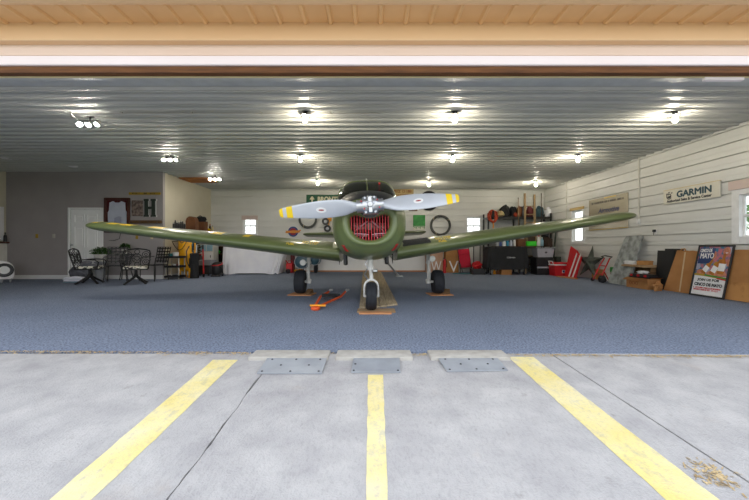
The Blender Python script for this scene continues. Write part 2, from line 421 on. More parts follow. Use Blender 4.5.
# threshold pads and plates
def pad(px0, px1, label):
    Y0, Y1 = 2.83, 3.035
    x0, x1 = PX(px0, 2.98), PX(px1, 2.98)
    m = MB(); m.box(x0, x1, Y0, Y1, -.05, .017, .01, seg=2)
    for k in range(3):
        xx = x0+(x1-x0)*(k+.5)/3
        m.cyl((xx, Y1-.05, .016), (xx, Y1-.05, .019), .012, n=10)
    tag(m.build('threshold_pad', M['slabc']), label, 'ramp pad', 'concrete pads at the hangar threshold')
pad(254, 330, 'pale threshold pad behind the left bolted metal plate')
pad(337, 411, 'pale threshold pad behind the middle metal plate')
pad(428, 504, 'pale threshold pad behind the right bolted metal plate')
def plate(corn, label, bolts, mark=False):
    P4 = []
    for (px, py) in corn:
        Y = 381/(py-226); Yc = min(Y, 2.822); P4.append(((px-CX)*Y/F, Yc))
    m = MB()
    vs = []
    for dz in (.004, .012):
        for i, (x, Y) in enumerate(P4): vs.append((x, Y, apron_z(Y)+dz+(.012 if Y > 2.75 else 0)))
    # lift so the far edge rests beside the pad
    m.raw(vs, [(0, 1, 2, 3), (7, 6, 5, 4), (0, 4, 5, 1), (1, 5, 6, 2), (2, 6, 7, 3), (3, 7, 4, 0)])
    o = thing('ramp_plate', label, 'metal plate', (0, 0, 0), 0, 'metal plates in front of the threshold pads')
    m.build('sheet', M['plate'], o, smooth=False)
    for (u, v) in bolts:
        a = [P4[0][k]*(1-u)*(1-v)+P4[1][k]*u*(1-v)+P4[2][k]*u*v+P4[3][k]*(1-u)*v for k in (0, 1)]
        z = apron_z(a[1])+.012+(.012*(1-v))
        b = MB(); b.lathe([(.0, .0), (.009, .0), (.009, .003), (.005, .006), (0, .006)], 8, c=(a[0], a[1], z-.001)); b.build('bolt', M['darksteel'], o)
B6 = [(.1, .1), (.5, .1), (.9, .1), (.06, .9), (.5, .9), (.94, .9), (.3, .5), (.75, .5)]
plate([(268, 360), (327, 360), (322, 374.5), (257, 374.5)], 'wide gray metal plate with many bolts, left of the centre line', B6)
plate([(354, 358), (399, 358), (400.5, 373.5), (351, 373.5)], 'smaller gray metal plate at the head of the centre line', [(.06, .45), (.05, .9), (.95, .9)])
plate([(437, 358), (495, 358), (508, 371.5), (447, 372.5)], 'wide gray metal plate with many bolts, right of the centre line', B6)
# dry debris along the threshold
m = MB(); rs = random.Random(3)
def flake(x, y, z, s):
    a = rs.random()*6.28; l = s*(1+rs.random()*2.5); w = s*(.3+.4*rs.random())
    dx, dy = math.cos(a), math.sin(a); h = s*.4*rs.random()
    m.raw([(x-dx*l-dy*w, y-dy*l+dx*w, z+.001), (x+dx*l-dy*w, y+dy*l+dx*w, z+.001+h), (x+dx*l+dy*w, y+dy*l-dx*w, z+.002+h), (x-dx*l+dy*w, y-dy*l-dx*w, z+.002)], [(0, 1, 2, 3)])
for i in range(2200):
    x = rs.uniform(-4, 4); den = .35+.65*(noise.noise(Vector((x*1.3, 0, 0)))+.5)
    if rs.random() > den or any(PX(a-2, 2.98) < x < PX(b+2, 2.98) for a, b in ((254, 330), (337, 411), (428, 504))): continue
    y = carpet_edge(x)-.03-abs(rs.gauss(0, .03)); flake(x, y, max(apron_z(y), -.004)+.002, .004+.004*rs.random())
for i in range(110):
    gy = rs.gauss(1.53, .05); gxx = rs.gauss(1.515, .05); flake(gxx, gy, apron_z(gy)+.001, .004+.003*rs.random())
o = m.build('debris', M['gravel'], smooth=False); o['kind'] = 'stuff'; o['label'] = 'dry grass clippings and grit along the threshold'; o['category'] = 'debris'

# eave and header
def strip(name, mt, prof, x0=-13., x1=11., smooth=False):
    m = MB(); m.loft([[(x0, y, z) for y, z in prof], [(x1, y, z) for y, z in prof]], cap0=True, cap1=True)
    return struct(m.build(name, mt, smooth=smooth))
ZS = 2.835
m = MB()   # ribbed soffit
x = -13.0
m.box(-13, 11, 2.70, 2.99, ZS+.012, ZS+.03)
k = -13+.02
while k < 11:
    m.prism([(k-.026, ZS+.014), (k-.012, ZS-.010), (k+.012, ZS-.010), (k+.026, ZS+.014)], 2.72, 2.955); k += .214
struct(m.build('ceiling_eave', M['soffit'], smooth=False))
strip('trim_eave', M['fascia'], [(2.665, ZS+.12), (2.665, ZS-.004), (2.70, ZS-.010), (2.725, ZS-.004), (2.725, ZS+.12)])
strip('trim_gutter', M['offwhite'], [(2.58, ZS+.15), (2.58, ZS+.055), (2.60, ZS+.045), (2.664, ZS+.045), (2.664, ZS+.15)])
strip('trim_track_cover', M['fascia'], [(2.96, ZS+.012), (2.955, ZS-.03), (2.95, 2.70), (2.955, 2.69), (3.05, 2.69), (3.05, ZS+.012)])
strip('trim_header', M['fascia2'], [(3.02, 2.692), (3.02, 2.59), (3.012, 2.588), (3.012, 2.592), (3.006, 2.59), (3.05, 2.58), (3.05, 2.692)])
strip('trim_header_lower', M['header_white'], [(3.012, 2.590), (3.008, 2.53), (3.004, 2.515), (3.01, 2.508), (3.05, 2.508), (3.05, 2.590)])
strip('trim_header_wood', M['wood_dark'], [(3.03, 2.508), (3.03, 2.452), (3.10, 2.452), (3.10, 2.508)])
strip('trim_header_edge', M['cream'], [(3.10, 2.52), (3.10, 2.447), (3.12, 2.447), (3.12, 2.52)])
strip('trim_5', M['header_white'], [(3.10, 2.447), (3.10, 2.425), (3.13, 2.42), (3.13, 2.447)], PX(703, 3.12), PX(742, 3.12))
strip('wall_front_header', M['liner'], [(3.05, 3.3), (3.05, 2.51), (3.10, 2.51), (3.12, 2.52), (3.12, 3.3)])
m = MB(); m.box(XL-.15, -7.2, 3.03, 3.12, -.05, 3.3); struct(m.build('wall_front_left', M['liner'], smooth=False))
m = MB(); m.box(5.9, XR+.15, 3.03, 3.12, -.05, 3.3); struct(m.build('wall_front_right', M['liner'], smooth=False))
m = MB(); m.box(XL-.5, XR+.5, 2.6, YB+.5, 3.25, 3.35); struct(m.build('roof_sky_blocker', M['offwhite'], smooth=False))  # unseen slab above the ceiling, added to keep sky light out
# ribbed ceiling
m = MB(); prof = [(3.12, HC), (4.62, HC)]; y = 4.66
while y < YB-.02:
    prof += [(y, HC), (y+.012, HC-.030), (y+.044, HC-.030), (y+.060, HC), (y+.125, HC), (y+.13, HC-.008), (y+.142, HC-.008), (y+.147, HC)]; y += PITCH
prof += [(YB, HC)]
m.loft([[(XL, a, z) for a, z in prof], [(XR, a, z) for a, z in prof]], closed=False, mif=None)
for f in m.bm.faces:
    if f.calc_center_median().y < 4.0: f.material_index = 1
struct(m.build('ceiling', [M['ceil'], M['ceil_flat']], smooth=False))

GROOVE = True
def zprofile(z0, z1, inv=1):
    """liner panel profile between z0 and z1: (depth, z), with a raised rib every 9 inches"""
    pts = [(0, z0)]; k = 0
    while k*PITCH < HC+.3:
        b = k*PITCH+.03
        for d, z in ((.004, b), (-.05, b+.001), (-.05, b+.022), (0, b+.024), (.001, b+.10), (-.006, b+.102), (-.006, b+.109), (.001, b+.111)):
            if z0+.001 < z < z1-.001: pts.append((d, z))
        k += 1
    pts.append((0, z1)); return pts
def liner_wall(name, axis, pos, a0, a1, holes, sgn):
    """axis 'x': wall runs along x at y=pos ; 'y': wall runs along y at x=pos. sgn: direction of the room"""
    m = MB(); cuts = sorted({a0, a1}|{h[0] for h in holes}|{h[1] for h in holes})
    def seg(b0, b1, z0, z1):
        pr = zprofile(z0, z1)
        f = (lambda a, d, z: (a, pos+sgn*d, z)) if axis == 'x' else (lambda a, d, z: (pos+sgn*d, a, z))
        m.loft([[f(b0, d, z) for d, z in pr], [f(b1, d, z) for d, z in pr]], closed=False)
    for b0, b1 in zip(cuts, cuts[1:]):
        hz = [h for h in holes if h[0] <= b0+1e-6 and h[1] >= b1-1e-6]
        if hz: seg(b0, b1, 0, hz[0][2]); seg(b0, b1, hz[0][3], HC)
        else: seg(b0, b1, 0, HC)
    return struct(m.build(name, M['liner'], smooth=False))
W1 = (5.15, 6.13, .99, 1.94)          # right wall, by the poster
W2 = (10.46, 11.1, 1.05, 2.10)        # right wall, far
W3 = (PX(466, YB), PX(482, YB), 1.35, 2.07)
W4 = (PX(243, YB), PX(257, YB), 1.35, 2.07)
liner_wall('wall_right', 'y', XR, 3.05, YB+.08, [W1, W2], -1)
liner_wall('wall_back', 'x', YB, XO-.1, XR+.08, [W3, W4], -1)
def window(n, axis, pos, w, sgn, cw=.05, cols=1, rows=2, mull=False):
    a0, a1, z0, z1 = w
    m = MB(); f = (lambda a, d, z: (a, pos+sgn*d, z)) if axis == 'x' else (lambda a, d, z: (pos+sgn*d, a, z))
    def bar(b0, b1, c0, c1, d0=-.10, d1=.025):
        p, q = f(b0, d0, c0), f(b1, d1, c1)
        m.box(min(p[0], q[0]), max(p[0], q[0]), min(p[1], q[1]), max(p[1], q[1]), c0, c1, .004)
    bar(a0-.02, a0+cw, z0-.02, z1+.02); bar(a1-cw, a1+.02, z0-.02, z1+.02); bar(a0+cw, a1-cw, z1-cw, z1+.02); bar(a0+cw, a1-cw, z0-.02, z0+cw); 
    o = struct(m.build('window_%d' % n, M['vinyl'], smooth=False))
    m = MB(); zm = (z0+z1)/2; b0, b1 = a0+cw, a1-cw
    bar(b0, b1, zm-.022, zm+.022, -.08, -.03)
    bar(b0, b0+.03, z0+cw, z1-cw, -.08, -.04); bar(b1-.03, b1, z0+cw, z1-cw, -.08, -.04)
    bar(b0+.03, b1-.03, z0+cw, z0+cw+.03, -.08, -.04); bar(b0+.03, b1-.03, z1-cw-.03, z1-cw, -.08, -.04)
    if mull:
        for k in range(1, cols):
            t = b0+(b1-b0)*k/cols; bar(t-.008, t+.008, z0+cw, z1-cw, -.07, -.05)
        for k in range(1, rows):
            t = z0+(z1-z0)*k/rows; bar(b0, b1, t-.008, t+.008, -.07, -.05)
    m.build('window_sash', M['vinyl'], o, smooth=False)
    m = MB(); p, q = f(b0, -.062, z0+cw), f(b1, -.058, z1-cw)
    m.box(min(p[0], q[0]), max(p[0], q[0]), min(p[1], q[1]), max(p[1], q[1]), z0+cw, z1-cw)
    m.build('pane', GLASS, o, smooth=False)
    return o
window(1, 'y', XR, W1, -1, .11); window(2, 'y', XR, W2, -1, .045); window(3, 'x', YB, W3, -1, .04, 2, 4, True); window(4, 'x', YB, W4, -1, .04, 2, 4, True)
# boards over the windows
m = MB(); m.box(XR-.045, XR-.016, 4.9, 6.19, 1.925, 2.085, .006); struct(m.build('trim_1', M['pinkval'], smooth=False))
m = MB(); m.box(XR-.04, XR-.016, 10.42, 11.16, 2.075, 2.16, .006); struct(m.build('trim_2', M['tanval'], smooth=False))
m = MB(); m.box(W4[0]-.04, W4[1]+.04, YB-.04, YB-.016, 1.93, 2.09, .006); struct(m.build('trim_3', M['pinkval'], smooth=False))
# lower white panel with wooden base strip behind the aircraft
m = MB(); m.box(PX(300, YB), PX(428, YB), YB-.03, YB-.016, .05, .92, .004); m.box(PX(300, YB), PX(428, YB), YB-.034, YB-.03, .35, .362)
struct(m.build('trim_4', M['white'], smooth=False))
m = MB(); m.box(PX(290, YB), PX(440, YB), YB-.05, YB-.016, 0, .05, .004); struct(m.build('baseboard_back', M['woodorange'], smooth=False))
# office walls
D1 = (PX(70.2, YO), PX(101.3, YO), 0, 1.99)
m = MB()
m.box(XL, D1[0], YO, YO+.1, 0, HC); m.box(D1[1], XO, YO, YO+.1, 0, HC); m.box(D1[0], D1[1], YO, YO+.1, D1[3], HC)
struct(m.build('wall_left', M['taupe'], smooth=False))
m = MB(); m.box(XO-.1, XO, YO+.1, YB+.08, 0, HC); struct(m.build('wall_left_return', M['beigewall'], smooth=False))
m = MB(); m.box(XL-.1, XL, 3.12, YO+.1, 0, HC); struct(m.build('wall_left_side', M['beigewall'], smooth=False))
m = MB(); m.box(XL, D1[0]-.06, YO-.018, YO, 0, .115, .004); m.box(D1[1]+.06, XO+.018, YO-.018, YO, 0, .115, .004); m.box(XO, XO+.018, YO, YB, 0, .115, .004)
struct(m.build('baseboard_left', M['white'], smooth=False))
# six-panel door
m = MB(); x0, x1 = D1[0], D1[1]
m.box(x0-.06, x0, YO-.02, YO+.1, 0, 2.05, .005); m.box(x1, x1+.06, YO-.02, YO+.1, 0, 2.05, .005); m.box(x0, x1, YO-.02, YO+.1, 1.99, 2.05, .005)
DW = mat('door_white', S(248, 248, 248), .45, col2=S(244, 244, 244), nscale=3)
d = struct(m.build('door_1', DW, smooth=False))
m = MB(); m.box(x0+.004, x1-.004, YO+.01, YO+.05, .01, 1.986)
w = x1-x0
for (u0, u1) in ((.13, .46), (.54, .87)):
    for (z0, z1) in ((.2, .78), (.90, 1.52), (1.62, 1.86)):
        xa, xb = x0+w*u0, x0+w*u1
        m.box(xa, xb, YO-.006, YO+.012, z0, z0+.02); m.box(xa, xb, YO-.006, YO+.012, z1-.02, z1); m.box(xa, xa+.02, YO-.006, YO+.012, z0, z1); m.box(xb-.02, xb, YO-.006, YO+.012, z0, z1)
        m.box(xa+.06, xb-.06, YO+.003, YO+.012, z0+.06, z1-.06, .006)
m.build('door_leaf', DW, d, smooth=False)
m = MB(); m.cyl((x0+.07, YO+.01, .98), (x0+.07, YO-.03, .98), .012); m.blob((x0+.07, YO-.05, .98), (.028, .028, .028), 0, sub=2); m.build('door_knob', M['steel'], d)
# attic hatch, conduit seams on the ceiling
m = MB(); m.box(-5.92, -5.05, 10.55, 11.3, HC-.06, HC-.031, .005)
for k in range(4): m.box(-5.92+.2*k+.1, -5.92+.2*k+.106, 10.55, 11.3, HC-.062, HC-.059)
tag(m.build('ceiling_hatch', mat('hatch_wood', S(196, 128, 66), .8, col2=S(160, 98, 48), nscale=5)), 'orange-brown wooden hatch set in the ceiling near the beige wall', 'hatch')

# ------------------------------------------------------------------ ceiling lights
def bulb_proto():
    t = thing('ceiling_bulb', '', 'light bulb', (0, 0, 0), 0, 'bare bulbs on the ceiling')
    m = MB(); m.lathe([(0, 0), (.058, 0), (.058, -.012), (.034, -.03), (.034, -.055), (.072, -.078), (.074, -.090), (.03, -.086), (0, -.085)], 20); m.build('lamp_holder', M['darksteel'], t)  # lower collar flared wide on purpose, to shade the ceiling around the bulb
    m = MB(); m.lathe([(.0, -.08), (.016, -.085), (.020, -.10), (.033, -.135), (.036, -.155), (.030, -.18), (.016, -.194), (0, -.197)], 16); m.build('bulb', M['bulb'], t)
    return t
spots = [(303, 117, 'lit bare ceiling bulb in the front row above the left propeller blade'),
         (457, 117, 'lit bare ceiling bulb in the front row above the right propeller tip'),
         (683, 117, 'lit bare ceiling bulb in the front row near the right wall'),
         (300, 160, 'lit bare ceiling bulb in the second row above the green road sign'),
         (453, 160, 'lit bare ceiling bulb in the second row, right of the cockpit'),
         (579, 160, 'lit bare ceiling bulb in the second row nearest the right wall'),
         (317, 183, 'lit bare ceiling bulb in the rear row just above the green road sign'),
         (430, 184, 'lit bare ceiling bulb in the rear row, close to the cockpit'),
         (539, 184, 'lit bare ceiling bulb in the rear row in front of the ladder corner')]
bp = None
for (px, py, lab) in spots:
    Y = (HC-.16-EYE)*F/(CY-py); loc = (PX(px, Y), Y, HC)
    k = round((Y-4.66)/PITCH); loc = (loc[0], 4.66+k*PITCH+.10, HC)
    if bp is None: bp = bulb_proto(); bp.location = loc; bp['label'] = lab
    else: dup(bp, loc, 0, lab)
def spot_proto():
    t = thing('spot_cluster', '', 'ceiling light', (0, 0, 0), 0, 'three-headed spotlights on the ceiling')
    m = MB(); m.lathe([(0, 0), (.06, 0), (.06, -.015), (.02, -.03), (.012, -.09), (0, -.09)], 16); m.tube([(-.17, 0, -.09), (0, 0, -.085), (.17, 0, -.09)], .010); m.build('bracket', M['darksteel'], t)
    for dx, rx in ((-.17, -.5), (0, 0), (.17, .5)):
        mt = Matrix.Translation((dx, 0, -.10)) @ Matrix.Rotation(rx, 4, 'Y') @ Matrix.Rotation(-.5, 4, 'X')
        h = MB(); h.lathe([(.012, .0), (.02, -.01), (.03, -.04), (.042, -.07), (.042, -.074), (.034, -.070), (0, -.06)], 14, mtx=mt); ho = h.build('lamp_head', M['porcelain'], t)
        b = MB(); b.lathe([(.0, -.061), (.036, -.072), (.036, -.082), (.02, -.094), (0, -.097)], 14, mtx=mt); b.build('bulb', M['spot'], ho)
    return t
sp = None
for (px, py, lab) in [(90, 126, 'lit three-headed ceiling spotlight nearest the door opening, over the left'), (169, 160, 'lit three-headed ceiling spotlight in front of the beige wall corner'), (213, 179, 'lit three-headed ceiling spotlight farthest back, beside the wooden hatch')]:
    Y = (HC-.17-EYE)*F/(CY-py); loc = (PX(px, Y), Y, HC)
    k = round((Y-4.66)/PITCH); loc = (loc[0], 4.66+k*PITCH+.10, HC)
    if sp is None: sp = spot_proto(); sp.location = loc; sp['label'] = lab
    else: dup(sp, loc, 0, lab)
dl = None
for (px, py, lab) in [(6, 159, 'unlit flat ceiling disc over the wooden counter'), (73, 167, 'unlit flat ceiling disc in front of the white door')]:
    Y = (HC-.03-EYE)*F/(CY-py); loc = (PX(px, Y), Y, HC)
    if dl is None:
        m = MB(); m.lathe([(0, -.03), (.07, -.03), (.10, -.022), (.11, 0), (0, 0)], 20); dl = tag(m.build('ceiling_disc', M['white'], loc=loc), lab, 'ceiling light', 'unlit ceiling discs')
    else: dup(dl, loc, 0, lab)
# surface conduits
m = MB(); Yc = (HC-.03-EYE)*F/(CY-112); m.tube([(PX(70, Yc), Yc, HC-.047), (PX(70, Yc)+4.9, Yc+.02, HC-.047)], .009); m.tube([(PX(70, Yc), Yc, HC-.047), (PX(86, 6.05), 6.0, HC-.047)], .009)
for k in range(4): m.box(PX(70, Yc)+.8+k*1.1, PX(70, Yc)+.83+k*1.1, Yc-.02, Yc+.02, HC-.058, HC-.031)
tag(m.build('conduit', M['porcelain']), 'thin pale conduit running along the ceiling to the nearest spotlight', 'conduit')
def wall_conduit(Y, zb, label, box=True):
    t = thing('conduit', label, 'conduit', (XR-.035, Y, zb))
    m = MB(); m.tube([(0, 0, .05), (0, 0, HC-zb-.002)], .014)
    for k in range(3): m.box(-.005, .018, -.03, .03, .3+k*.45, .325+k*.45, .003)
    m.build('pipe', M['offwhite'], t)
    if box:
        m = MB(); m.box(-.035, .018, -.035, .035, -.06, .06, .006); m.box(-.04, -.035, -.028, .028, -.05, .05, .002); m.build('outlet_box', M['white'], t)
wall_conduit(8.27, PZ(221.5, 8.27), 'white vertical conduit ending in an outlet box between the two wall signs')
wall_conduit(11.35, 1.5, 'white vertical conduit left of the far side window', True)
t = thing('wall_outlet', 'small white outlet with a black plug below the conduit box', 'outlet', (XR-.016, 7.8, PZ(232, 7.8)))
m = MB(); m.box(-.012, 0, -.04, .04, -.06, .06, .004); m.build('cover', M['white'], t)
m = MB(); m.box(-.06, -.012, -.03, .03, .0, .055, .006); m.tube([(-.04, 0, 0.0), (-.045, .01, -.04), (-.03, .02, -.07)], .006); m.build('plug', M['blackplastic'], t)
def wplate(px, py, mt, label):
    m = MB(); m.box(-.038, .038, -.012, 0, -.058, .058, .004); m.box(-.01, .01, -.018, -.012, -.02, .02, .002)
    tag(m.build('wall_plate', mt, loc=(PX(px, YO), YO, PZ(py, YO))), label, 'wall plate', 'plates on the taupe wall')
wplate(37, 236, M['signyellow'], 'yellowish switch plate on the bare taupe wall')
wplate(54, 236, M['porcelain'], 'gray switch plate between the yellowish one and the white door')
wplate(137, 237, M['signyellow'], 'yellowish switch plate under the left end of the wooden shelf board')
wplate(152, 237, M['cream'], 'cream switch plate under the right end of the wooden shelf board')

# ------------------------------------------------------------------ the aircraft (local: x across, y aft of the propeller, z up from the floor)
YAW, ROLL = .0287, R(1.2)
plane = thing('airplane', 'olive green low-wing airplane with gray propeller, nose to the open hangar door', 'airplane', (-.024, 4.08, 0))
plane.rotation_euler = (0, 0, YAW)
def rolled():   # the airframe leans very slightly to one side on its gear; hub height kept
    return Matrix.Translation((0, 0, 1.41)) @ Matrix.Rotation(-ROLL, 4, 'Y') @ Matrix.Translation((0, 0, -1.41))
RM = rolled()

def crom(tab, y):
    n = len(tab)
    if y <= tab[0][0]: return tab[0][1:]
    if y >= tab[-1][0]: return tab[-1][1:]
    for i in range(n-1):
        if tab[i][0] <= y <= tab[i+1][0]: break
    x0, x1 = tab[i][0], tab[i+1][0]; h = x1-x0; t = (y-x0)/h
    out = []
    for k in range(1, len(tab[0])):
        def sl(j):
            if j <= 0 or j >= n-1: return 0.0 if False else (tab[min(j+1, n-1)][k]-tab[max(j-1, 0)][k])/(tab[min(j+1, n-1)][0]-tab[max(j-1, 0)][0])
            a = (tab[j][k]-tab[j-1][k])/(tab[j][0]-tab[j-1][0]); b = (tab[j+1][k]-tab[j][k])/(tab[j+1][0]-tab[j][0])
            return 0 if a*b <= 0 else 2*a*b/(a+b)
        p0, p1, m0, m1 = tab[i][k], tab[i+1][k], sl(i)*h, sl(i+1)*h
        out.append((2*t**3-3*t*t+1)*p0+(t**3-2*t*t+t)*m0+(-2*t**3+3*t*t)*p1+(t**3-t*t)*m1)
    return out
#        y    hw   ztop  zbot  zmid
FUS = [(.20, .355, 1.50, .93, 1.24), (.27, .42, 1.57, .865, 1.24), (.42, .475, 1.635, .80, 1.24), (.80, .515, 1.715, .745, 1.24), (1.30, .55, 1.785, .715, 1.25),
       (2.3, .59, 1.77, .69, 1.24), (3.2, .57, 1.74, .70, 1.25), (4.5, .42, 1.64, .80, 1.27), (6.0, .25, 1.52, .96, 1.28), (7.7, .07, 1.40, 1.14, 1.28), (7.95, .03, 1.36, 1.2, 1.28)]
NF = 96
def sgp(v, p): return math.copysign(abs(v)**p, v)
def fus_loop(y):
    hw, zt, zb, zm = crom(FUS, y); L = []
    for i in range(NF):
        t = 2*math.pi*i/NF; c, s_ = math.cos(t), math.sin(t)
        if s_ >= 0: x = hw*sgp(c, 2/2.5); z = zm+(zt-zm)*sgp(s_, 2/2.5)
        else: x = hw*sgp(c, 2/2.5); z = zm+(zm-zb)*sgp(s_, 2/2.3)
        L.append(Vector((x, y, z)))
    return L
HALF = [(0, 1.0), (.075, 1.008), (.145, 1.038), (.205, 1.09), (.238, 1.15), (.253, 1.215), (.252, 1.27), (.235, 1.305), (.195, 1.322), (.15, 1.318), (.105, 1.300), (.05, 1.285), (0, 1.28)]
def smoothpoly(pts, sub=6):
    out = []; n = len(pts)
    for i in range(n):
        p0, p1, p2, p3 = [Vector(pts[(i+k-1) % n]) for k in range(4)]
        for k in range(sub):
            t = k/sub
            out.append(.5*((2*p1)+(p2-p0)*t+(2*p0-5*p1+4*p2-p3)*t*t+(3*p1-p0-3*p2+p3)*t**3))
    return out
OPEN = smoothpoly(HALF+[(-x, z) for x, z in HALF[-2:0:-1]])
OC = Vector((0, 1.18))
def open_pt(t, k=1.):
    d = Vector((math.cos(t), math.sin(t))); best = None
    for i in range(len(OPEN)):
        a, b = OPEN[i]-OC, OPEN[(i+1) % len(OPEN)]-OC; e = b-a
        den = d.x*e.y-d.y*e.x
        if abs(den) < 1e-9: continue
        r = (a.x*e.y-a.y*e.x)/den; u = (a.x*d.y-a.y*d.x)/den
        if r > 0 and -1e-6 <= u <= 1+1e-6: best = r if best is None else max(best, r)
    return OC+d*(best*k)
def open_loop(y, k):
    return [Vector((p.x, y, p.y)) for p in (open_pt(2*math.pi*i/NF, k) for i in range(NF))]
s0 = fus_loop(.20)
def mixl(a, b, t, y): return [Vector((p.x*(1-t)+q.x*t, y, p.z*(1-t)+q.z*t)) for p, q in zip(a, b)]
o1 = open_loop(.2, 1.05)
loops = [open_loop(.40, .97), open_loop(.26, .97), open_loop(.215, 1.0), open_loop(.195, 1.05), mixl(o1, s0, .35, .165), mixl(o1, s0, .7, .165), mixl(o1, s0, .92, .182)]
ys = [.20, .225, .27, .33, .42, .52, .66, .8, .95, 1.1, 1.25, 1.3, 1.5, 1.8, 2.1, 2.5, 2.9, 3.3, 3.8, 4.3, 4.9, 5.5, 6.2, 7.0, 7.5, 7.8, 7.95]
loops += [fus_loop(y) for y in ys]
m = MB(); m.loft(loops, cap1=True, mtx=RM)
m.bm.normal_update()
bmesh.ops.recalc_face_normals(m.bm, faces=m.bm.faces)
for f in m.bm.faces:
    c = f.calc_center_median()
    if .215 < c.y < 1.46 and c.z > 1.475 and abs(c.x) < .53 and f.normal.z > .12: f.material_index = 1
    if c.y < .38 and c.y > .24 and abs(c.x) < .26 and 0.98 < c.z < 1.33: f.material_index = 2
m.build('fuselage', [M['green'], M['black_anti'], M['cav']], plane, angle=60)
fuse = [o for o in plane.children][0]
# engine bay: bulkhead, cylinders, pushrods
m = MB(); lp = open_loop(.7, 1.15); m.raw([v for v in lp], [tuple(range(NF))], 0)
m.loft([open_loop(.39, .98), open_loop(.7, 1.15)], mi=0)
for sx in (-1, 1):
    for yy in (.42, .58):
        m.cyl((sx*.05, yy, 1.17), (sx*.21, yy, 1.18), .055, n=16, mi=1)
        for k in range(6): m.cyl((sx*(.08+.022*k), yy, 1.17), (sx*(.086+.022*k), yy, 1.17), .068, n=16, mi=1)
    m.tube([(sx*.03, .36, 1.06), (sx*.2, .40, 1.07)], .008, mi=2); m.tube([(sx*.03, .34, 1.25), (sx*.19, .38, 1.12), (sx*.2, .4, 1.05)], .010, mi=2)
m.cyl((0, .38, 1.19), (0, .6, 1.19), .05, .09, mi=1)
m.build('engine', [M['cav'], M['enginegray'], M['steel']], plane)
# intake grille: slim red bars following the opening
gm = MB()
for k in range(14):
    x = -.2303+.0355*k
    zs = sorted([a.y+(b.y-a.y)*((x-a.x)/(b.x-a.x)) for a, b in zip(OPEN, OPEN[1:]+OPEN[:1]) if (a.x-x)*(b.x-x) < 0])
    if len(zs) < 2: continue
    gm.box(x-.004, x+.004, .235, .25, zs[0]-.012, zs[-1]+.012, mtx=RM)
grille = gm.build('grille', M['redbar'], plane, smooth=False)
gm = MB()
for sx in (-1, 1): gm.tube([(sx*.015, .258, 1.075), (sx*.10, .255, 1.085), (sx*.2, .262, 1.09)], .006, mtx=RM)
gm.tube([(-.10, .262, 1.03), (-.06, .26, 1.09)], .005, mtx=RM); gm.tube([(.10, .262, 1.03), (.06, .26, 1.09)], .005, mtx=RM)
gm.build('grille_brace', M['propgray'], grille)
# red flags on the lower cowl, exhaust stubs, entry step
def on_fus(ang, y, out=.004):
    l = fus_loop(y); i = ang/(2*math.pi)*NF; a, b = l[int(i) % NF], l[(int(i)+1) % NF]; p = a.lerp(b, i-int(i))
    return p
for sx in (-1, 1):
    m = MB(); q = []
    for (a, y) in ((-.72, .34), (-.80, .30), (-1.02, .38), (-.94, .42)):
        ang = a if sx > 0 else math.pi-a
        p = on_fus(ang % (2*math.pi), y); c = Vector((0, y, 1.2)); q.append(p+(p-c).normalized()*.006)
    q += [v+Vector((-sx*.02, 0, .02)) for v in q]
    m.raw(q, [(0, 1, 2, 3), (0, 4, 5, 1), (1, 5, 6, 2), (2, 6, 7, 3), (3, 7, 4, 0)], mtx=RM); o = m.build('cowl_vent_cover', M['red'], plane, smooth=False); o['label'] = 'red slanted cover on the lower cowl'
for (x, y) in ((-.36, 1.2), (.27, 1.2)):
    m = MB(); m.tube([(x, y, .82), (x, y, .74), (x, y-.01, .66)], .032, 14, mtx=RM); m.cyl((x, y-.012, .661), (x, y-.013, .659), .025, mi=1, mtx=RM)
    o = m.build('exhaust_pipe', [M['black'], M['cav']], plane); o['label'] = 'black exhaust stub'
for x in (-.5, .42):
    m = MB(); m.tube([(x, 1.9, .80), (x, 1.9, .66)], .010, 8, mtx=RM); m.torus((x, 1.9, .648), .02, .005, 'X', 14, 6, mtx=RM); m.build('tie_down_ring', M['darksteel'], plane)
m = MB(); m.tube([(.30, 2.6, .74), (.62, 2.9, .36), (.66, 2.95, .33)], .018, 10); m.box(.60, .74, 2.90, 3.0, .315, .335, .005); o = m.build('entry_step', M['steel'], plane); o['label'] = 'slim metal step angled down behind the wing'
m = MB(); m.tube([(0, 2.3, 2.08), (0, 2.32, 2.16)], .012, 8, mtx=RM); m.blob((0, 2.32, 2.17), (.02, .03, .02), 0, sub=2, mtx=RM); o = m.build('roof_antenna', M['white'], plane); o['label'] = 'small white antenna on the cabin roof'  # stub antenna on the cabin roof, not a lamp
# canopy
CAN = [(1.34, .40, 1.73), (1.5, .46, 1.86), (1.75, .50, 2.0), (2.05, .515, 2.085), (2.5, .52, 2.12), (3.0, .51, 2.10), (3.6, .45, 2.0), (4.2, .36, 1.84), (4.6, .28, 1.66)]
NA = 36; ZB = 1.56
def can_loop(y, k=1.):
    hw, zt = crom(CAN, y); L = []
    for i in range(NA+1):
        t = math.pi*i/NA
        L.append(Vector((hw*k*sgp(math.cos(t), 2/3.6), y, ZB+(zt*1-ZB)*(abs(math.sin(t))**(2/3.2))*k)))
    return L
m = MB(); m.loft([can_loop(1.34+(2.05-1.34)*i/10) for i in range(11)], closed=False, mtx=RM); m.build('windshield', CANOPY_GLASS, plane, angle=60)
ws = [o for o in plane.children if o.name.startswith('windshield')][0]
m = MB(); m.tube([v for v in can_loop(2.05, 1.005)], .016, 8, mtx=RM)
pts = [Vector((0, y, crom(CAN, y)[1]+.002)) for y in [1.36+.07*i for i in range(11)]]
m.tube(pts, .011, 8, mtx=RM); m.tube([can_loop(1.36)[i] for i in range(NA+1)], .012, 8, mtx=RM)
m.build('windshield_frame', M['green'], ws)
ysc = [2.05+(4.6-2.05)*i/16 for i in range(17)]
m = MB(); L = [can_loop(y) for y in ysc]
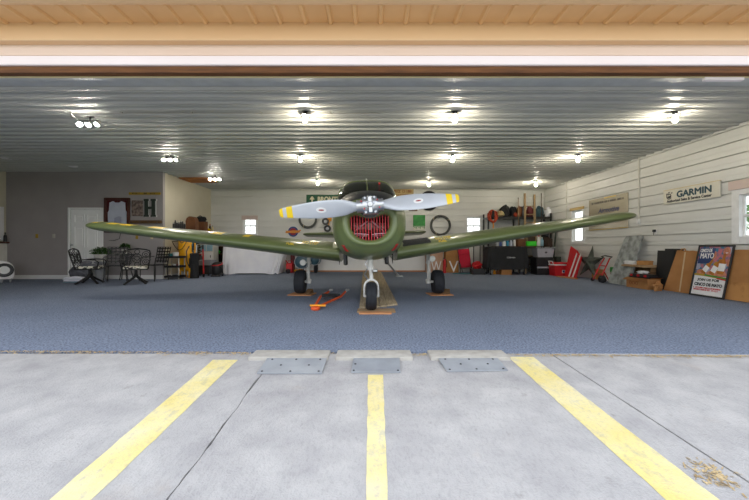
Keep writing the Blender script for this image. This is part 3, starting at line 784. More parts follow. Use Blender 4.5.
m.loft([[l[i] for i in range(9, NA-8)] for l in L], closed=False, mtx=RM)
for y in (2.05, 3.0, 3.7): m.loft([[v for v in can_loop(y+d, 1.006)] for d in (0, .06)], closed=False, mtx=RM)
m.build('cabin_roof', M['green'], plane, angle=60)
for sl in (slice(0, 10), slice(NA-9, NA+1)):
    m = MB(); m.loft([l[sl] for l in L], closed=False, mtx=RM); m.build('side_window', CANOPY_GLASS, plane, angle=60)
for sx in (-1, 1):
    m = MB(); m.box(sx*.05, sx*.42, 2.45, 2.57, 1.5, 1.93, .04, seg=3, mtx=RM); m.box(sx*.12, sx*.34, 2.46, 2.55, 1.92, 2.0, .02, seg=2, mtx=RM); m.build('seat', M['seatdark'], plane)
m = MB(); m.box(-.44, .44, 1.62, 1.74, 1.6, 1.83, .03, seg=2, mtx=RM)
m.tube([(.22, 1.72, 1.8), (.22, 1.75, 1.96)], .009, mtx=RM); m.build('instrument_panel', M['black'], plane)
m = MB(); m.box(.19, .225, 1.70, 1.715, 1.80, 2.0, .004, mtx=RM); o = m.build('control_lock_flag', M['red'], plane); o['label'] = 'red strip standing behind the windshield'
# wings
def foil(n=22):
    P_ = []
    xs_ = [.5*(1-math.cos(math.pi*i/n)) for i in range(n+1)]
    th = lambda x: 5*(.2969*math.sqrt(x)-.126*x-.3516*x*x+.2843*x**3-.1036*x**4)
    cam = lambda x: .03*4*x*(1-x)*.9
    up = [(x, cam(x)+0, th(x)) for x in xs_]
    return up
FO = foil()
class Wing:
    def __init__(s, sx, root, tip, le0, sweep, c0, c1, t0, t1, z0, z1, inc):
        s.__dict__.update(locals())
    def base(s, u):
        le = s.le0+s.sweep*u; c = s.c0+(s.c1-s.c0)*u; t = s.t0+(s.t1-s.t0)*u; z = s.z0+(s.z1-s.z0)*u
        k = 1
        if u > .93:
            k = math.sqrt(max(0, 1-((u-.93)/.07)**2)); k = max(k, .06)
            kc = .35+.65*k; le += c*(1-kc)*.45; c *= kc; z += .02*(1-k)
            t = t*k/kc
        return le, c, t, z
    def pt(s, u, xc, upper, off=0.):
        le, c, t, z = s.base(u); x = s.sx*(s.root+(s.tip-s.root)*u)
        th = 5*t*(.2969*math.sqrt(max(xc, 0))-.126*xc-.3516*xc*xc+.2843*xc**3-.1036*xc**4)
        cam = .025*4*xc*(1-xc)
        zz = z+c*(cam+(th if upper else -th*.92))+(.3-xc)*c*math.tan(s.inc)+(off if upper else -off)
        return Vector((x, le+c*xc, zz))
    def loop(s, u, n=26):
        xs_ = [.5*(1-math.cos(math.pi*i/n)) for i in range(n+1)]
        return [s.pt(u, x, True) for x in reversed(xs_)]+[s.pt(u, x, False) for x in xs_[1:-1]], xs_
def make_wing(name, W, us, mif, mats, parent=plane, mtx=RM):
    loops = []
    for u in us: l, xs_ = W.loop(u); loops.append(l)
    n = len(xs_)
    def mf(j, i):
        upper = i < n-1
        xc = (xs_[n-1-i]+xs_[n-2-i])/2 if upper else 1
        return mif((us[j]+us[j+1])/2, xc, upper)
    m = MB(); m.loft(loops, cap0=True, cap1=True, mif=mf, mtx=mtx)
    return m.build(name, mats, parent, angle=50)
us = sorted(set([i/150*.93 for i in range(151)]+[.93+.07*math.sin(math.pi/2*i/14) for i in range(15)]))
WL = Wing(-1, .48, 4.97, 1.60, .33, 2.2, 1.2, .165, .140, .785, 1.39, R(2.2)); WR = Wing(1, .48, 4.97, 1.60, .33, 2.2, 1.2, .165, .140, .785, 1.39, R(2.2))
YB_ = [(4.70, 4.86), (4.37, 4.52), (4.11, 4.28), (3.54, 3.80), (2.50, 2.70), (2.05, 2.15)]
def ml(u, xc, up):
    x = .48+4.49*u
    if up and .10 < xc < .55 and any(a < x < b for a, b in YB_): return 1
    return 0
def mr(u, xc, up):
    x = .48+4.49*u
    return 2 if (up and x < 1.06 and .03 < xc < .7) else 0
wl = make_wing('wing', WL, us, ml, [M['green'], M['yellow'], M['walk']]); wr = make_wing('wing', WR, us, mr, [M['green'], M['yellow'], M['walk']])
def wing_text(W, parent, txt, xc0, span, xcm, h):
    vs, fs = text_geo(txt, 1, .01, 0, .012)
    xs_ = [v.x for v in vs]; y_ = [v.y for v in vs]; x0, x1, y0, y1 = min(xs_), max(xs_), min(y_), max(y_); out = []
    for v in vs:
        x = xc0+((v.x-x0)/(x1-x0)-.5)*span; u = (abs(x)-W.root)/(W.tip-W.root)
        le, c, t, z = W.base(u); xc = xcm+((v.y-y0)/(y1-y0)-.5)*h/c
        out.append(W.pt(u, xc, True, .004+(.002 if v.z > 0 else 0)))
    m = MB(); m.raw(out, fs, mtx=RM); o = m.build('lettering', M['yellow'], parent, smooth=False); o['label'] = 'yellow stencilled lettering'
wing_text(WL, wl, 'NO STEP', -.98, .27, .085, .14); wing_text(WR, wr, 'NO STEP', 1.30, .27, .09, .14)
wing_text(WL, wl, 'FUEL', -1.30, .13, .03, .05); wing_text(WR, wr, 'FUEL', 1.26, .13, .03, .05)
# fillets at the wing roots
for sx in (-1, 1):
    W = WL if sx < 0 else WR; m = MB(); loops = []
    for k, (x, s_) in enumerate(((.60, 0.), (.56, .02), (.50, .06), (.40, .09))):
        l = []
        for i in range(17):
            xc = .02+.96*i/16; p = W.pt(max(0, (x-.48)/4.49), xc, True); l.append(Vector((sx*x, p.y, p.z+s_*(.4+.6*math.sin(math.pi*xc))+.001)))
        loops.append(l)
    m.loft(loops, closed=False, mtx=RM); m.build('wing_fillet', M['green'], plane, angle=70)
# pitot tube under the left wing, tie-down hook
m = MB(); p = WL.pt(.885, .30, False); m.tube([p+Vector((0, 0, .02)), p+Vector((-.02, -.02, -.10)), p+Vector((-.05, -.10, -.13)), p+Vector((-.07, -.20, -.13))], [.007, .006, .008, .004], 8, mtx=RM); m.build('pitot_tube', M['darksteel'], wl)
m = MB(); p = WL.pt(.665, .42, False); m.torus(p+Vector((0, 0, -.02)), .03, .007, 'Y', 16, 6, mtx=RM); m.build('tie_down_ring', M['darksteel'], wl)
m = MB(); p = WR.pt(.665, .42, False); m.torus(p+Vector((0, 0, -.02)), .03, .007, 'Y', 16, 6, mtx=RM); m.build('tie_down_ring', M['darksteel'], wr)
# tail
us2 = sorted(set([i/20*.93 for i in range(21)]+[.93+.07*math.sin(math.pi/2*i/8) for i in range(9)]))
for sx in (-1, 1):
    m_ = Wing(sx, .04, 2.0, 6.75, .18, 1.15, .75, .15, .13, 1.31, 1.35, R(6))
    make_wing('tailplane', m_, us2, lambda u, x, t: 0, [M['green']])
VM = RM @ Matrix.Translation((0, 0, 1.35)) @ Matrix.Rotation(R(-90), 4, 'Y')
make_wing('tail_fin', Wing(1, .0, 1.2, 6.7, .55, 1.35, .7, .10, .09, 0, 0, 0.), us2, lambda u, x, t: 0, [M['green']], mtx=VM)
# propeller
HZ = 1.41
m = MB()
m.lathe([(0, -.15), (.028, -.148), (.034, -.135), (.034, -.115), (.052, -.11), (.060, -.08), (.066, .05), (.075, .10), (.0, .10)], 24, mtx=Matrix.Translation((0, 0, HZ)) @ Matrix.Rotation(R(-90), 4, 'X'))
PA = R(5.0)
PM = Matrix.Translation((0, 0, HZ)) @ Matrix.Rotation(-PA, 4, 'Y')
for sx in (-1, 1):
    m.cyl((sx*.0, -.0, 0), (sx*.085, 0, 0), .112, .106, 24, mtx=PM); m.cyl((sx*.085, 0, 0), (sx*.14, 0, 0), .076, .070, 24, mtx=PM); m.cyl((sx*.14, 0, 0), (sx*.158, 0, 0), .076, .076, 24, mtx=PM)
    for a in (-.9, .9, 2.2, -2.2):
        m.cyl((sx*.055, -.106*math.cos(a)-.0, .106*math.sin(a)), (sx*.055, -.106*math.cos(a)-.03, .106*math.sin(a)), .014, n=8, mi=1, mtx=PM)
m.box(-.03, .03, -.13, -.09, -.10, .10, .012, mtx=PM)
for a in range(6):
    t = a*math.pi/3+.3; m.cyl((.046*math.cos(t), -.10, .046*math.sin(t)), (.046*math.cos(t), -.128, .046*math.sin(t)), .011, n=8, mi=1, mtx=PM)
for (x, z) in ((-.10, .045), (-.07, -.045), (.085, .05), (.105, -.04), (-.02, .075)):
    m.cyl((x, -.10, z), (x, -.116, z), .009, n=8, mi=2, mtx=PM)
hub = m.build('propeller_hub', [M['steel'], M['propgray'], M['red']], plane)
m = MB(); m.lathe([(.0, -.01), (.115, -.01), (.135, .0), (.135, .03), (.10, .04), (0, .04)], 36, mtx=Matrix.Translation((0, .105, HZ)) @ Matrix.Rotation(R(90), 4, 'X'))
for k in range(30):
    t = 2*math.pi*k/30; m.box(-.006, .006, .065, .10, .128, .142, mtx=Matrix.Translation((0, 0, HZ)) @ Matrix.Rotation(t, 4, 'Y'))
m.build('ring_gear', M['darksteel'], hub)
CH = [(.13, .09, .09), (.20, .135, .07), (.32, .205, .045), (.48, .222, .034), (.66, .205, .026), (.84, .165, .02), (.98, .125, .015), (1.066, .10, .010)]
for sx in (-1, 1):
    rs_ = sorted(set([.13+.01*i for i in range(92)]+[.912, .983, 1.025]+[1.04+.026*math.sin(math.pi/2*i/10) for i in range(11)])); rs_ = [r for r in rs_ if r <= 1.0661]
    loops = []
    for r in rs_:
        c, th = crom(CH, r); e = 1.
        if r > 1.04: e = math.sqrt(max(.02, 1-((r-1.04)/.0265)**2)); 
        e = .45+.55*e if r > 1.04 else 1
        c *= e; beta = R(34-20*(r-.13)/.94)
        l = []
        for i in range(20):
            t = 2*math.pi*i/20; a, b = c/2*math.cos(t), th/2*math.sin(t)*(1 if r < .2 else (1-.25*math.cos(t)))
            l.append(Vector((r, -b*math.cos(beta)+a*math.sin(beta), a*math.cos(beta)+b*math.sin(beta))))
        loops.append(l)
    def mf(j, i):
        r = (rs_[j]+rs_[j+1])/2
        return 1 if (r > 1.025 or .912 < r < .983) else 0
    m = MB(); BM_ = PM @ (Matrix.Rotation(math.pi, 4, 'Y') if sx < 0 else Matrix.Identity(4)); m.loft(loops, cap0=True, cap1=True, mif=mf, mtx=BM_)
    b = m.build('blade', [M['propgray'], M['yellow']], hub, angle=60)
    # oval maker's decal lying on the front face of the blade
    m = MB(); r0 = .575; c, th = crom(CH, r0); vs = []
    for ring, mi_ in ((1., 0), (.55, 1)):
        pts = []
        for k in range(24):
            t = 2*math.pi*k/24; rr = r0+.060*ring*math.cos(t)*(1 if ring == 1 else 1); a = .034*ring*math.sin(t)+(.010*math.cos(t)*sx*ring if ring < 1 else .006*math.cos(t)*sx)
            beta = R(34-20*(rr-.13)/.94); cc, tt = crom(CH, rr); cosv = a/(cc/2); bb = tt/2*math.sqrt(max(0, 1-cosv**2))*(1-.25*cosv)+.0035+(.001 if ring < 1 else 0)
            if ring < 1: a *= .5
            pts.append(Vector((rr, -bb*math.cos(beta)+a*math.sin(beta), a*math.cos(beta)+bb*math.sin(beta))))
        m.raw(pts, [tuple(range(24))], mi_, mtx=BM_)
    o = m.build('decal', [M['white'], M['badgered']], b, smooth=False); o['label'] = 'white oval sticker with a red mark'
# landing gear
def tyre(r, w, hubr):
    return [(hubr, -w*.42), (r*.72, -w*.5), (r*.88, -w*.48), (r*.96, -w*.38), (r*.99, -w*.22), (r*.985, -w*.17), (r, -w*.12), (r, -w*.04), (r*.985, -w*.02), (r*.985, w*.02), (r, w*.04), (r, w*.12), (r*.985, w*.17), (r*.99, w*.22), (r*.96, w*.38), (r*.88, w*.48), (r*.72, w*.5), (hubr, w*.42)]
ZP = .022
def wheel(parent, x, y, r, w, name='wheel'):
    mt = Matrix.Translation((x, y, ZP+r)) @ Matrix.Rotation(R(90), 4, 'Y')
    h = MB(); hr = r*.52
    h.lathe([(0, -w*.3), (hr*.35, -w*.34), (hr*.5, -w*.2), (hr*.85, -w*.25), (hr, -w*.42), (hr, w*.42), (hr*.85, w*.25), (hr*.5, w*.2), (hr*.35, w*.34), (0, w*.3)], 24, mtx=mt)
    ho = h.build(name, M['gearwhite'], parent)
    t = MB(); t.lathe(tyre(r, w, hr), 48, mtx=mt); t.build('tyre', M['rubber'], ho); return ho
# contacts read in world, brought into the aircraft's frame
inv = (Matrix.Translation(plane.location) @ Matrix.Rotation(YAW, 4, 'Z')).inverted()
def loc_of(px, Y): v = inv @ Vector((PX(px, Y), Y, 0)); return v.x, v.y
for sx, pw, ps, pl, zl in ((-1, 300.5, 309, 303, 262.5), (1, 437.6, 428, 432.3, 258.7)):
    x, y = loc_of(pw, 6.68); xs2, ys2 = loc_of(ps, 6.68); r = .228
    m = MB(); m.tube([(xs2, y, .95), (xs2, y, .62)], .036, 16); m.tube([(xs2, y, .64), (xs2, y, .60)], .045, 16); m.tube([(xs2, y, .60), (xs2+sx*.005, y, .30)], .026, 16)
    m.tube([(xs2, y, .30), (xs2+sx*.01, y, .22)], .05, 16); m.tube([(xs2-sx*.03, y, .25), (x, y, ZP+r)], .024, 12)
    m.tube([(xs2, y+.03, .78), (xs2-sx*.02, y+.35, .88)], .02, 10)
    leg = m.build('main_gear', M['gearwhite'], plane)
    m = MB(); m.tube([(xs2, y-.035, .58), (xs2, y-.12, .44), (xs2, y-.05, .28)], .014, 8); m.box(xs2-.03, xs2+.03, y-.13, y-.10, .425, .455, .006); m.tube([(xs2+sx*.03, y-.02, .7), (xs2+sx*.04, y-.03, .45), (xs2+sx*.03, y-.02, .25)], .006, 6); m.build('torque_link', M['gearwhite'], leg)
    wheel(leg, x, y, r, .20)
    lx, ly = loc_of(pl, 6.55); lz = PZ(zl, 6.55)
    m = MB(); m.lathe([(0, .05), (.035, .045), (.055, .01), (.06, -.012), (.055, -.012), (.0, -.012)], 20, mtx=Matrix.Translation((lx, ly, lz)) @ Matrix.Rotation(R(90), 4, 'X') @ Matrix.Diagonal((1, 1, -1, 1)))
    m.tube([(lx, ly+.02, lz), (xs2, y-.01, lz)], .010, 8)
    m.build('landing_light', M['gearwhite'], leg)
    m = MB(); m.lathe([(0, -.019), (.04, -.016), (.05, -.012), (0, -.010)], 20, mtx=Matrix.Translation((lx, ly-.002, lz)) @ Matrix.Rotation(R(90), 4, 'X') @ Matrix.Diagonal((1, 1, -1, 1))); m.build('light_lens', M['lens'], leg)
nxw, nyw = loc_of(371.3, 4.93); r = .198
m = MB(); m.tube([(nxw-.015, nyw+.10, .95), (nxw-.012, nyw+.06, .62)], .038, 16); m.tube([(nxw-.012, nyw+.06, .63), (nxw-.012, nyw+.058, .59)], .05, 16); m.tube([(nxw-.012, nyw+.06, .60), (nxw, nyw+.02, .50)], .026, 16)
ft = ZP+2*r+.045
m.tube([(nxw, nyw+.02, .52), (nxw, nyw+.015, ft)], .03, 12)
pts = []
for k in range(13):
    t = math.pi*k/12; pts.append((nxw-.098*math.cos(t), nyw, ZP+2*r-.09+.125*math.sin(t)**.8))
pts = [(nxw-.098, nyw, ZP+r-.01)]+pts+[(nxw+.098, nyw, ZP+r-.01)]
m.tube(pts, .017, 10); m.cyl((nxw-.105, nyw, ZP+r), (nxw+.105, nyw, ZP+r), .02)
ng = m.build('nose_gear', M['gearwhite'], plane)
m = MB(); m.tube([(nxw-.06, nyw+.03, .60), (nxw-.10, nyw-.05, .53), (nxw-.05, nyw, ft)], .012, 8); m.box(nxw+.02, nxw+.09, nyw, nyw+.04, .56, .60, .008); m.tube([(nxw-.05, nyw+.05, .74), (nxw-.09, nyw+.03, .68), (nxw-.05, nyw+.03, .62)], .008, 8); m.build('steering_link', M['steel'], ng)
wheel(ng, nxw, nyw, r, .150)

# boards and chocks under the wheels
def gloc(px, Y): return PX(px, Y)
for sx, px, lab in ((-1, 300.5, 'left main wheel'), (1, 437.6, 'right main wheel')):
    cx_, cy_ = PX(px, 6.68), 6.68
    m = MB(); m.box(-.22, .24 if sx < 0 else .22, -.20, .17, 0, .018, .003)
    for k in range(3): m.box(-.22+.15*k, -.215+.15*k, -.201, .171, .0175, .0185)
    tag(m.build('wheel_board', M['woodorange'], loc=(cx_+.03, cy_, .002), rot=(0, 0, .12*sx)), 'flat plywood square under the %s' % lab, 'board', 'boards under the main wheels')
    m = MB(); q = [(-.08, 0), (.08, 0), (.06, .07), (.02, .09), (-.08, .02)]
    m.prism(q, -.05, .05); tag(m.build('wheel_chock', M['oldwood'], loc=(cx_+.175*(-sx if sx < 0 else 1)*1.0+(0.0), cy_-.02, .022), rot=(0, 0, 1.2)), 'small wooden chock wedged beside the %s' % lab, 'chock', 'wheel chocks')
def plank(name, x0, x1, y0, y1, z0, th, mt, lab, grp, skew=0., rz=0.):
    m = MB(); m.raw([(x0, y0, z0), (x1, y0+skew, z0), (x1, y1, z0), (x0, y1, z0), (x0, y0, z0+th), (x1, y0+skew, z0+th), (x1, y1, z0+th), (x0, y1, z0+th)],
        [(3, 2, 1, 0), (4, 5, 6, 7), (0, 1, 5, 4), (1, 2, 6, 5), (2, 3, 7, 6), (3, 0, 4, 7)])
    bmesh.ops.bevel(m.bm, geom=list(m.bm.edges), offset=.003, segments=1, affect='EDGES')
    return tag(m.build(name, mt, smooth=False), lab, 'plank', grp)
plank('crosswise_plank', PX(357.5, 4.95), PX(395, 4.95), 4.82, 5.06, 0.0, .020, M['woodx'], 'short plank laid crosswise, directly under the nose wheel', 'planks under the nose wheel')
plank('crosswise_plank', PX(359, 4.75), PX(391.5, 4.75), 4.70, 4.812, 0.0, .022, M['woodorange'], 'short orange-brown plank in front of the nose wheel', 'planks under the nose wheel')
edges_near = [359.5, 366, 373.0, 380.0, 387.0, 398.5]
Yn = [5.16, 5.14, 5.16, 5.22, 5.28, 5.36]
labs = ['long weathered plank leading aft, left edge of the run behind the nose wheel', 'long weathered plank second from the left in the run behind the nose wheel', 'long weathered plank in the middle of the run directly behind the nose wheel', 'long weathered plank right of the middle in the run behind the nose wheel', 'long weathered plank at the right edge of the run, splayed widest in front']
for k in range(5):
    yn = (Yn[k]+Yn[k+1])/2
    xa, xb = PX(edges_near[k]+.3, 5.3), PX(edges_near[k+1]-.3, 5.3)
    fa, fb = -.33+.132*k, -.33+.132*(k+1)-.006
    m = MB(); th = .03+.004*(k % 2); z0 = .0
    V = [(xa, yn, z0), (xb, yn+(.12 if k == 4 else .0), z0), (fb, 12.6, z0), (fa, 12.6, z0)]
    V += [(x, y, z+th) for x, y, z in V]
    m.raw(V, [(3, 2, 1, 0), (4, 5, 6, 7), (0, 1, 5, 4), (1, 2, 6, 5), (2, 3, 7, 6), (3, 0, 4, 7)])
    bmesh.ops.bevel(m.bm, geom=list(m.bm.edges), offset=.004, segments=1, affect='EDGES')
    tag(m.build('long_plank', M['wood'], smooth=False), labs[k], 'plank', 'long planks behind the nose wheel')

# tow bar on the carpet
t = thing('tow_bar', 'orange V-shaped tow bar lying on the carpet left of the nose wheel', 'tow bar', (PX(316, 5.1), 5.08, 0))
def tl(px, py, Y, z): return (PX(px, Y)-t.location.x, Y-5.08, z)
A = (0, 0, .035)
m = MB(); a1 = tl(320.5, 0, 6.0, .06); a2 = tl(330, 0, 6.45, .10); m.tube([(-.02, .0, .035), (a1[0], a1[1], .06), (a2[0]-.02, a2[1]-.05, .09)], .020, 10); m.build('arm', M['orange'], t)
m = MB(); b1 = tl(341, 0, 6.0, .06); b2 = tl(346.5, 0, 6.45, .10); m.tube([(.03, .02, .035), (b1[0], b1[1], .06), (b2[0]-.02, b2[1]-.05, .09)], .020, 10); m.build('arm', M['orange'], t)
m = MB(); m.tube([(a1[0]+.02, a1[1]+.04, .075), (b1[0]-.02, b1[1]+.04, .075)], .030, 10); m.box(a1[0]+.08, b1[0]-.10, a1[1]-.06, a1[1]+.01, .05, .085, .01); m.build('crossbar', M['black'], t)
m = MB(); m.tube([(-.09, .05, .05), (.0, .02, .055), (.14, .04, .05)], .016, 10); m.build('handle', M['amber'], t)
m = MB(); m.lathe([(.0, .0), (.06, .0), (.07, .02), (.06, .045), (.03, .05), (0, .05)], 18, c=(0, -.03, 0.0)); m.build('hitch_plate', M['orange'], t)
for q in (a2, b2):
    m = MB(); m.tube([(q[0]-.02, q[1]-.05, .09), (q[0], q[1], .10), (q[0]+.03, q[1]+.04, .115)], .016, 8); m.box(q[0]-.02, q[0]+.05, q[1]+.02, q[1]+.06, .10, .13, .005); m.build('fork_tip', M['steel'], t)

# ------------------------------------------------------------------ things on the walls
def placard(name, label, cat, x, z, w, h, mt, y=YB-.016, th=.02, group=None):
    """flat board on the back or office wall, local origin at its centre on the wall"""
    t = thing(name, label, cat, (x, y, z), 0, group)
    m = MB(); m.box(-w/2, w/2, -th, 0, -h/2, h/2, .003); m.build('board', mt, t, smooth=False)
    return t, -th
# BRONTE road sign
xa, xb = PX(306.5, YB), PX(346, YB); z0, z1 = PZ(203.6, YB), PZ(194.8, YB)
t, d = placard('road_sign', 'green road sign reading BRONTE with a cream arrow, high on the back wall', 'sign', (xa+xb)/2, (z0+z1)/2, xb-xa, z1-z0, M['signgreen'])
h = z1-z0
m = MB(); X0 = (xa+xb)/2
add_text(m, 'BRONTE', PX(339.5, YB)-PX(318, YB), h*.5, on_back((PX(339.5, YB)+PX(318, YB))/2-X0, d-.002, -.0), fat=.009)
ax = PX(312.3, YB)-X0
m.prism([(ax-.025, -h*.3), (ax+.025, -h*.3), (ax+.025, -.02), (ax+.09, -.02), (ax+.06, .05), (ax, h*.33), (ax-.06, .05), (ax-.09, -.02), (ax-.025, -.02)], d-.004, d)
m.build('lettering', M['signcream'], t, smooth=False)
# tan sign with brown lettering behind the propeller
xa, xb = PX(392, YB), PX(413.5, YB); z0, z1 = PZ(198.5, YB), PZ(189, YB)
t, d = placard('lettered_sign', 'tan two-line sign with brown lettering, right of the cockpit on the back wall', 'sign', (xa+xb)/2, (z0+z1)/2, xb-xa, z1-z0, M['signtan'])
m = MB(); rs = random.Random(5)
def squiggle(m, x0, x1, zc, h, d, n, rs, mi=0):
    """a line of small worn strokes, too small to read in the photo"""
    cw = (x1-x0)/n
    for k in range(n):
        if rs.random() < .12: continue
        a = x0+cw*k; g = rs.choice((0, 1, 2, 3)); b = cw*.72; s_ = h*.2
        m.box(a, a+s_, d-.003, d, zc-h/2, zc+h/2, mi=mi)
        if g != 0: m.box(a+s_, a+b, d-.003, d, zc+h/2-s_, zc+h/2, mi=mi)
        if g in (1, 3): m.box(a+s_, a+b, d-.003, d, zc-h/2, zc-h/2+s_, mi=mi)
        if g in (2, 3): m.box(a+b-s_, a+b, d-.003, d, zc-h/2+s_, zc+h/2-s_, mi=mi)
W = xb-xa
squiggle(m, -W*.4, W*.45, .085, .10, d, 11, rs); squiggle(m, -W*.4, W*.45, -.07, .10, d, 10, rs); m.build('lettering', M['signbrown'], t, smooth=False)
m = MB(); m.box(-.16, .16, -.025, 0, -.04, .04, .006); m.box(-.14, .14, -.03, -.025, -.006, .006)
tag(m.build('wall_plaque', M['oldwood'], loc=(PX(413, YB), YB-.016, PZ(210, YB))), 'small brown wooden plaque under the right propeller blade, on the back wall', 'plaque')
# coils of hose and a tyre on the back wall
def coil(px, py, Rr, label, turns=4, r=.022):
    m = MB(); rs = random.Random(px); pts = []
    N = 44*turns
    for i in range(N):
        tt = 2*math.pi*i/44; k = i/N; rr = Rr-.03+.05*math.sin(k*9+px)*.5+.012*noise.noise(Vector((tt*.8, px, 0)))
        pts.append((rr*math.cos(tt), -r-.005-2.0*r*k*1.1, rr*math.sin(tt)))
    m.tube(pts, r, 8)
    t = thing('hose_coil', label, 'hose', (PX(px, YB), YB-.018, PZ(py, YB)), 0, 'coils hung on the back wall')
    m.build('hose', M['hosegray'], t)
    b = MB(); b.tube([(-.03, 0, Rr*.8), (-.03, -.10, Rr*.8), (-.03, -.115, Rr*.8+.05)], .008, 8); b.build('hanging_hook', M['darksteel'], t)
    for a in (.6, 2.4, 4.2):
        b = MB(); b.torus(((Rr-.02)*math.cos(a), -.10, (Rr-.02)*math.sin(a)), .05, .007, 'Z' if abs(math.sin(a)) < .6 else 'X', 14, 6); b.build('tie', M['cream'], t)
coil(308.3, 219.5, .33, 'gray hose coil on the back wall under the left propeller blade')
coil(440, 225.5, .375, 'large gray hose coil on the back wall left of the right rear window', 5)
m = MB(); mt = Matrix.Translation((0, -.075, 0)) @ Matrix.Rotation(R(90), 4, 'X'); m.lathe([(.22, -.05), (.30, -.06), (.345, -.05), (.36, -.02), (.36, .02), (.345, .05), (.30, .06), (.22, .05), (.22, -.05)], 36, mtx=mt)
tag(m.build('tyre_hanging', M['rubber'], loc=(PX(428.5, YB), YB-.016, PZ(201, YB))), 'dark tyre hung on the back wall behind the right propeller blade', 'tyre')
# green and white print
t, d = placard('wall_print', 'green picture with a white lower edge, left of the large hose coil', 'picture', (PX(413, YB)+PX(425, YB))/2, PZ(222.7, YB), .45, .57, M['signwhite'])
m = MB(); m.box(-.225, .225, d-.003, d, -.12, .285); m.build('print', M['posterg'], t, smooth=False)
m = MB()
for k in range(9): m.box(-.225+.05*k, -.195+.05*k, d-.005, d-.002, -.16-.03*(k % 3), -.12)
m.build('print_fringe', M['posterg'], t, smooth=False)
# round winged badge
t = thing('winged_sign', 'round blue and red badge with orange wings across it, on the back wall', 'badge', (PX(293.3, YB), YB-.016, PZ(231.7, YB)))
m = MB(); mt = Matrix.Rotation(R(90), 4, 'X'); m.lathe([(0, 0), (.19, 0), (.19, .02), (0, .02)], 36, mtx=mt); m.build('disc', M['blue'], t)
m = MB(); m.lathe([(.13, .02), (.135, .024), (.185, .024), (.19, .02)], 36, mtx=mt)
for k in range(10): m.box(-.008, .008, -.026, -.022, .145, .175, mtx=Matrix.Rotation(k*math.pi/5+.3, 4, 'Y'))
m.build('ring', M['blue'], t)
m = MB(); m.lathe([(0, .02), (.13, .02), (.13, .025), (0, .025)], 32, mtx=mt); m.build('centre', M['badgered'], t)
m = MB(); m.prism([(-.29, .035), (-.24, .03), (-.08, .035), (0, .05), (.08, .045), (.22, .05), (.28, .075), (.30, .05), (.24, -.0), (.28, -.02), (.2, -.04), (.0, -.05), (-.12, -.045), (-.24, -.055), (-.29, -.05), (-.26, -.0)], -.034, -.025); m.build('wings', M['badgeorange'], t, smooth=False)
# twin lamp assembly hanging beside the cowl on the back wall
t = thing('work_lamp', 'pair of dark round lamps on a yellow bracket, on the back wall beside the cowl', 'lamp', (PX(329, YB), YB-.016, PZ(225, YB)))
m = MB(); m.box(-.05, .10, -.06, 0, .14, .32, .01); m.tube([(.05, -.05, .2), (.0, -.09, .05), (.03, -.09, -.15)], .02); m.build('mounting_bracket', M['amber'], t)
for (x, z) in ((-.11, .12), (-.04, -.14)):
    m = MB(); mt = Matrix.Translation((x, -.04, z)) @ Matrix.Rotation(R(90), 4, 'X'); m.lathe([(0, 0), (.10, .02), (.13, .08), (.13, .11), (.11, .11), (.0, .09)], 20, mtx=mt); o = m.build('lamp_head', M['black'], t)
    m = MB(); m.lathe([(0, .105), (.06, .10), (.09, .095)], 20, mtx=mt); m.build('lens', M['clear'], o)
# office wall: shadow box, print, H, sign, shelf board
xa, xb = PX(105.3, YO), PX(130.5, YO); z0, z1 = PZ(232.5, YO), PZ(198, YO); cx_, cz_, w_, h_ = (xa+xb)/2, (z0+z1)/2, xb-xa, z1-z0
t = thing('shadow_box', 'large dark wooden frame holding a pale jersey, beside the white door', 'frame', (cx_, YO, cz_))
m = MB(); f_ = .065
m.box(-w_/2, -w_/2+f_, -.06, 0, -h_/2, h_/2, .006); m.box(w_/2-f_, w_/2, -.06, 0, -h_/2, h_/2, .006); m.box(-w_/2+f_, w_/2-f_, -.06, 0, h_/2-f_, h_/2, .006); m.box(-w_/2+f_, w_/2-f_, -.06, 0, -h_/2, -h_/2+f_, .006)
m.build('frame', M['frame_red'], t, smooth=False)
m = MB(); m.box(-w_/2+f_, w_/2-f_, -.012, 0, -h_/2+f_, h_/2-f_); m.build('backing', M['matboard'], t, smooth=False)
m = MB(); q = [(-.26, -.42), (.26, -.42), (.27, .08), (.235, .14), (.22, .36), (.12, .40), (.06, .36), (-.06, .36), (-.12, .40), (-.22, .36), (-.235, .14), (-.27, .08)]
m.prism(q, -.03, -.013); j = m.build('jersey', M['jersey'], t, smooth=False)
m = MB(); m.prism([(-.09, -.33), (.12, -.33), (.13, -.05), (.05, -.03), (-.08, -.08)], -.034, -.03); m.build('jersey_patch', M['jersey2'], j, smooth=False)
t, d = placard('collage_picture', 'brownish collage print between the framed jersey and the letter H', 'picture', PX(137.5, YO), PZ(208.3, YO), .315, .45, M['sepia'], YO, .02)
m = MB(); H_, Wd = .51, .335
q = [(-1, -1), (-.22, -1), (-.22, -.78), (-.32, -.78), (-.32, -.14), (.32, -.14), (.32, -.78), (.22, -.78), (.22, -1), (1, -1), (1, -.78), (.88, -.78), (.88, .78), (1, .78), (1, 1), (.22, 1), (.22, .78), (.32, .78), (.32, .14), (-.32, .14), (-.32, .78), (-.22, .78), (-.22, 1), (-1, 1), (-1, .78), (-.88, .78), (-.88, -.78), (-1, -.78)]
q = [(x*Wd/2, z*H_/2) for x, z in q]
t = thing('wall_letter', 'large dark block letter H on the taupe wall', 'letter', (PX(150.6, YO), YO, PZ(208, YO)))
m.prism(q, -.05, -.012); m.build('letter_face', M['letterdark'], t, smooth=False)
m = MB(); m.prism([(x*1.05+.012, z*1.02) for x, z in q], -.012, 0); m.build('letter_back', M['white'], t, smooth=False)
t, d = placard('yellow_sign', 'long narrow yellow sign with dark lettering above the letter H', 'sign', PX(145, YO), PZ(193.6, YO), .91, .072, M['signyellow'], YO, .02)
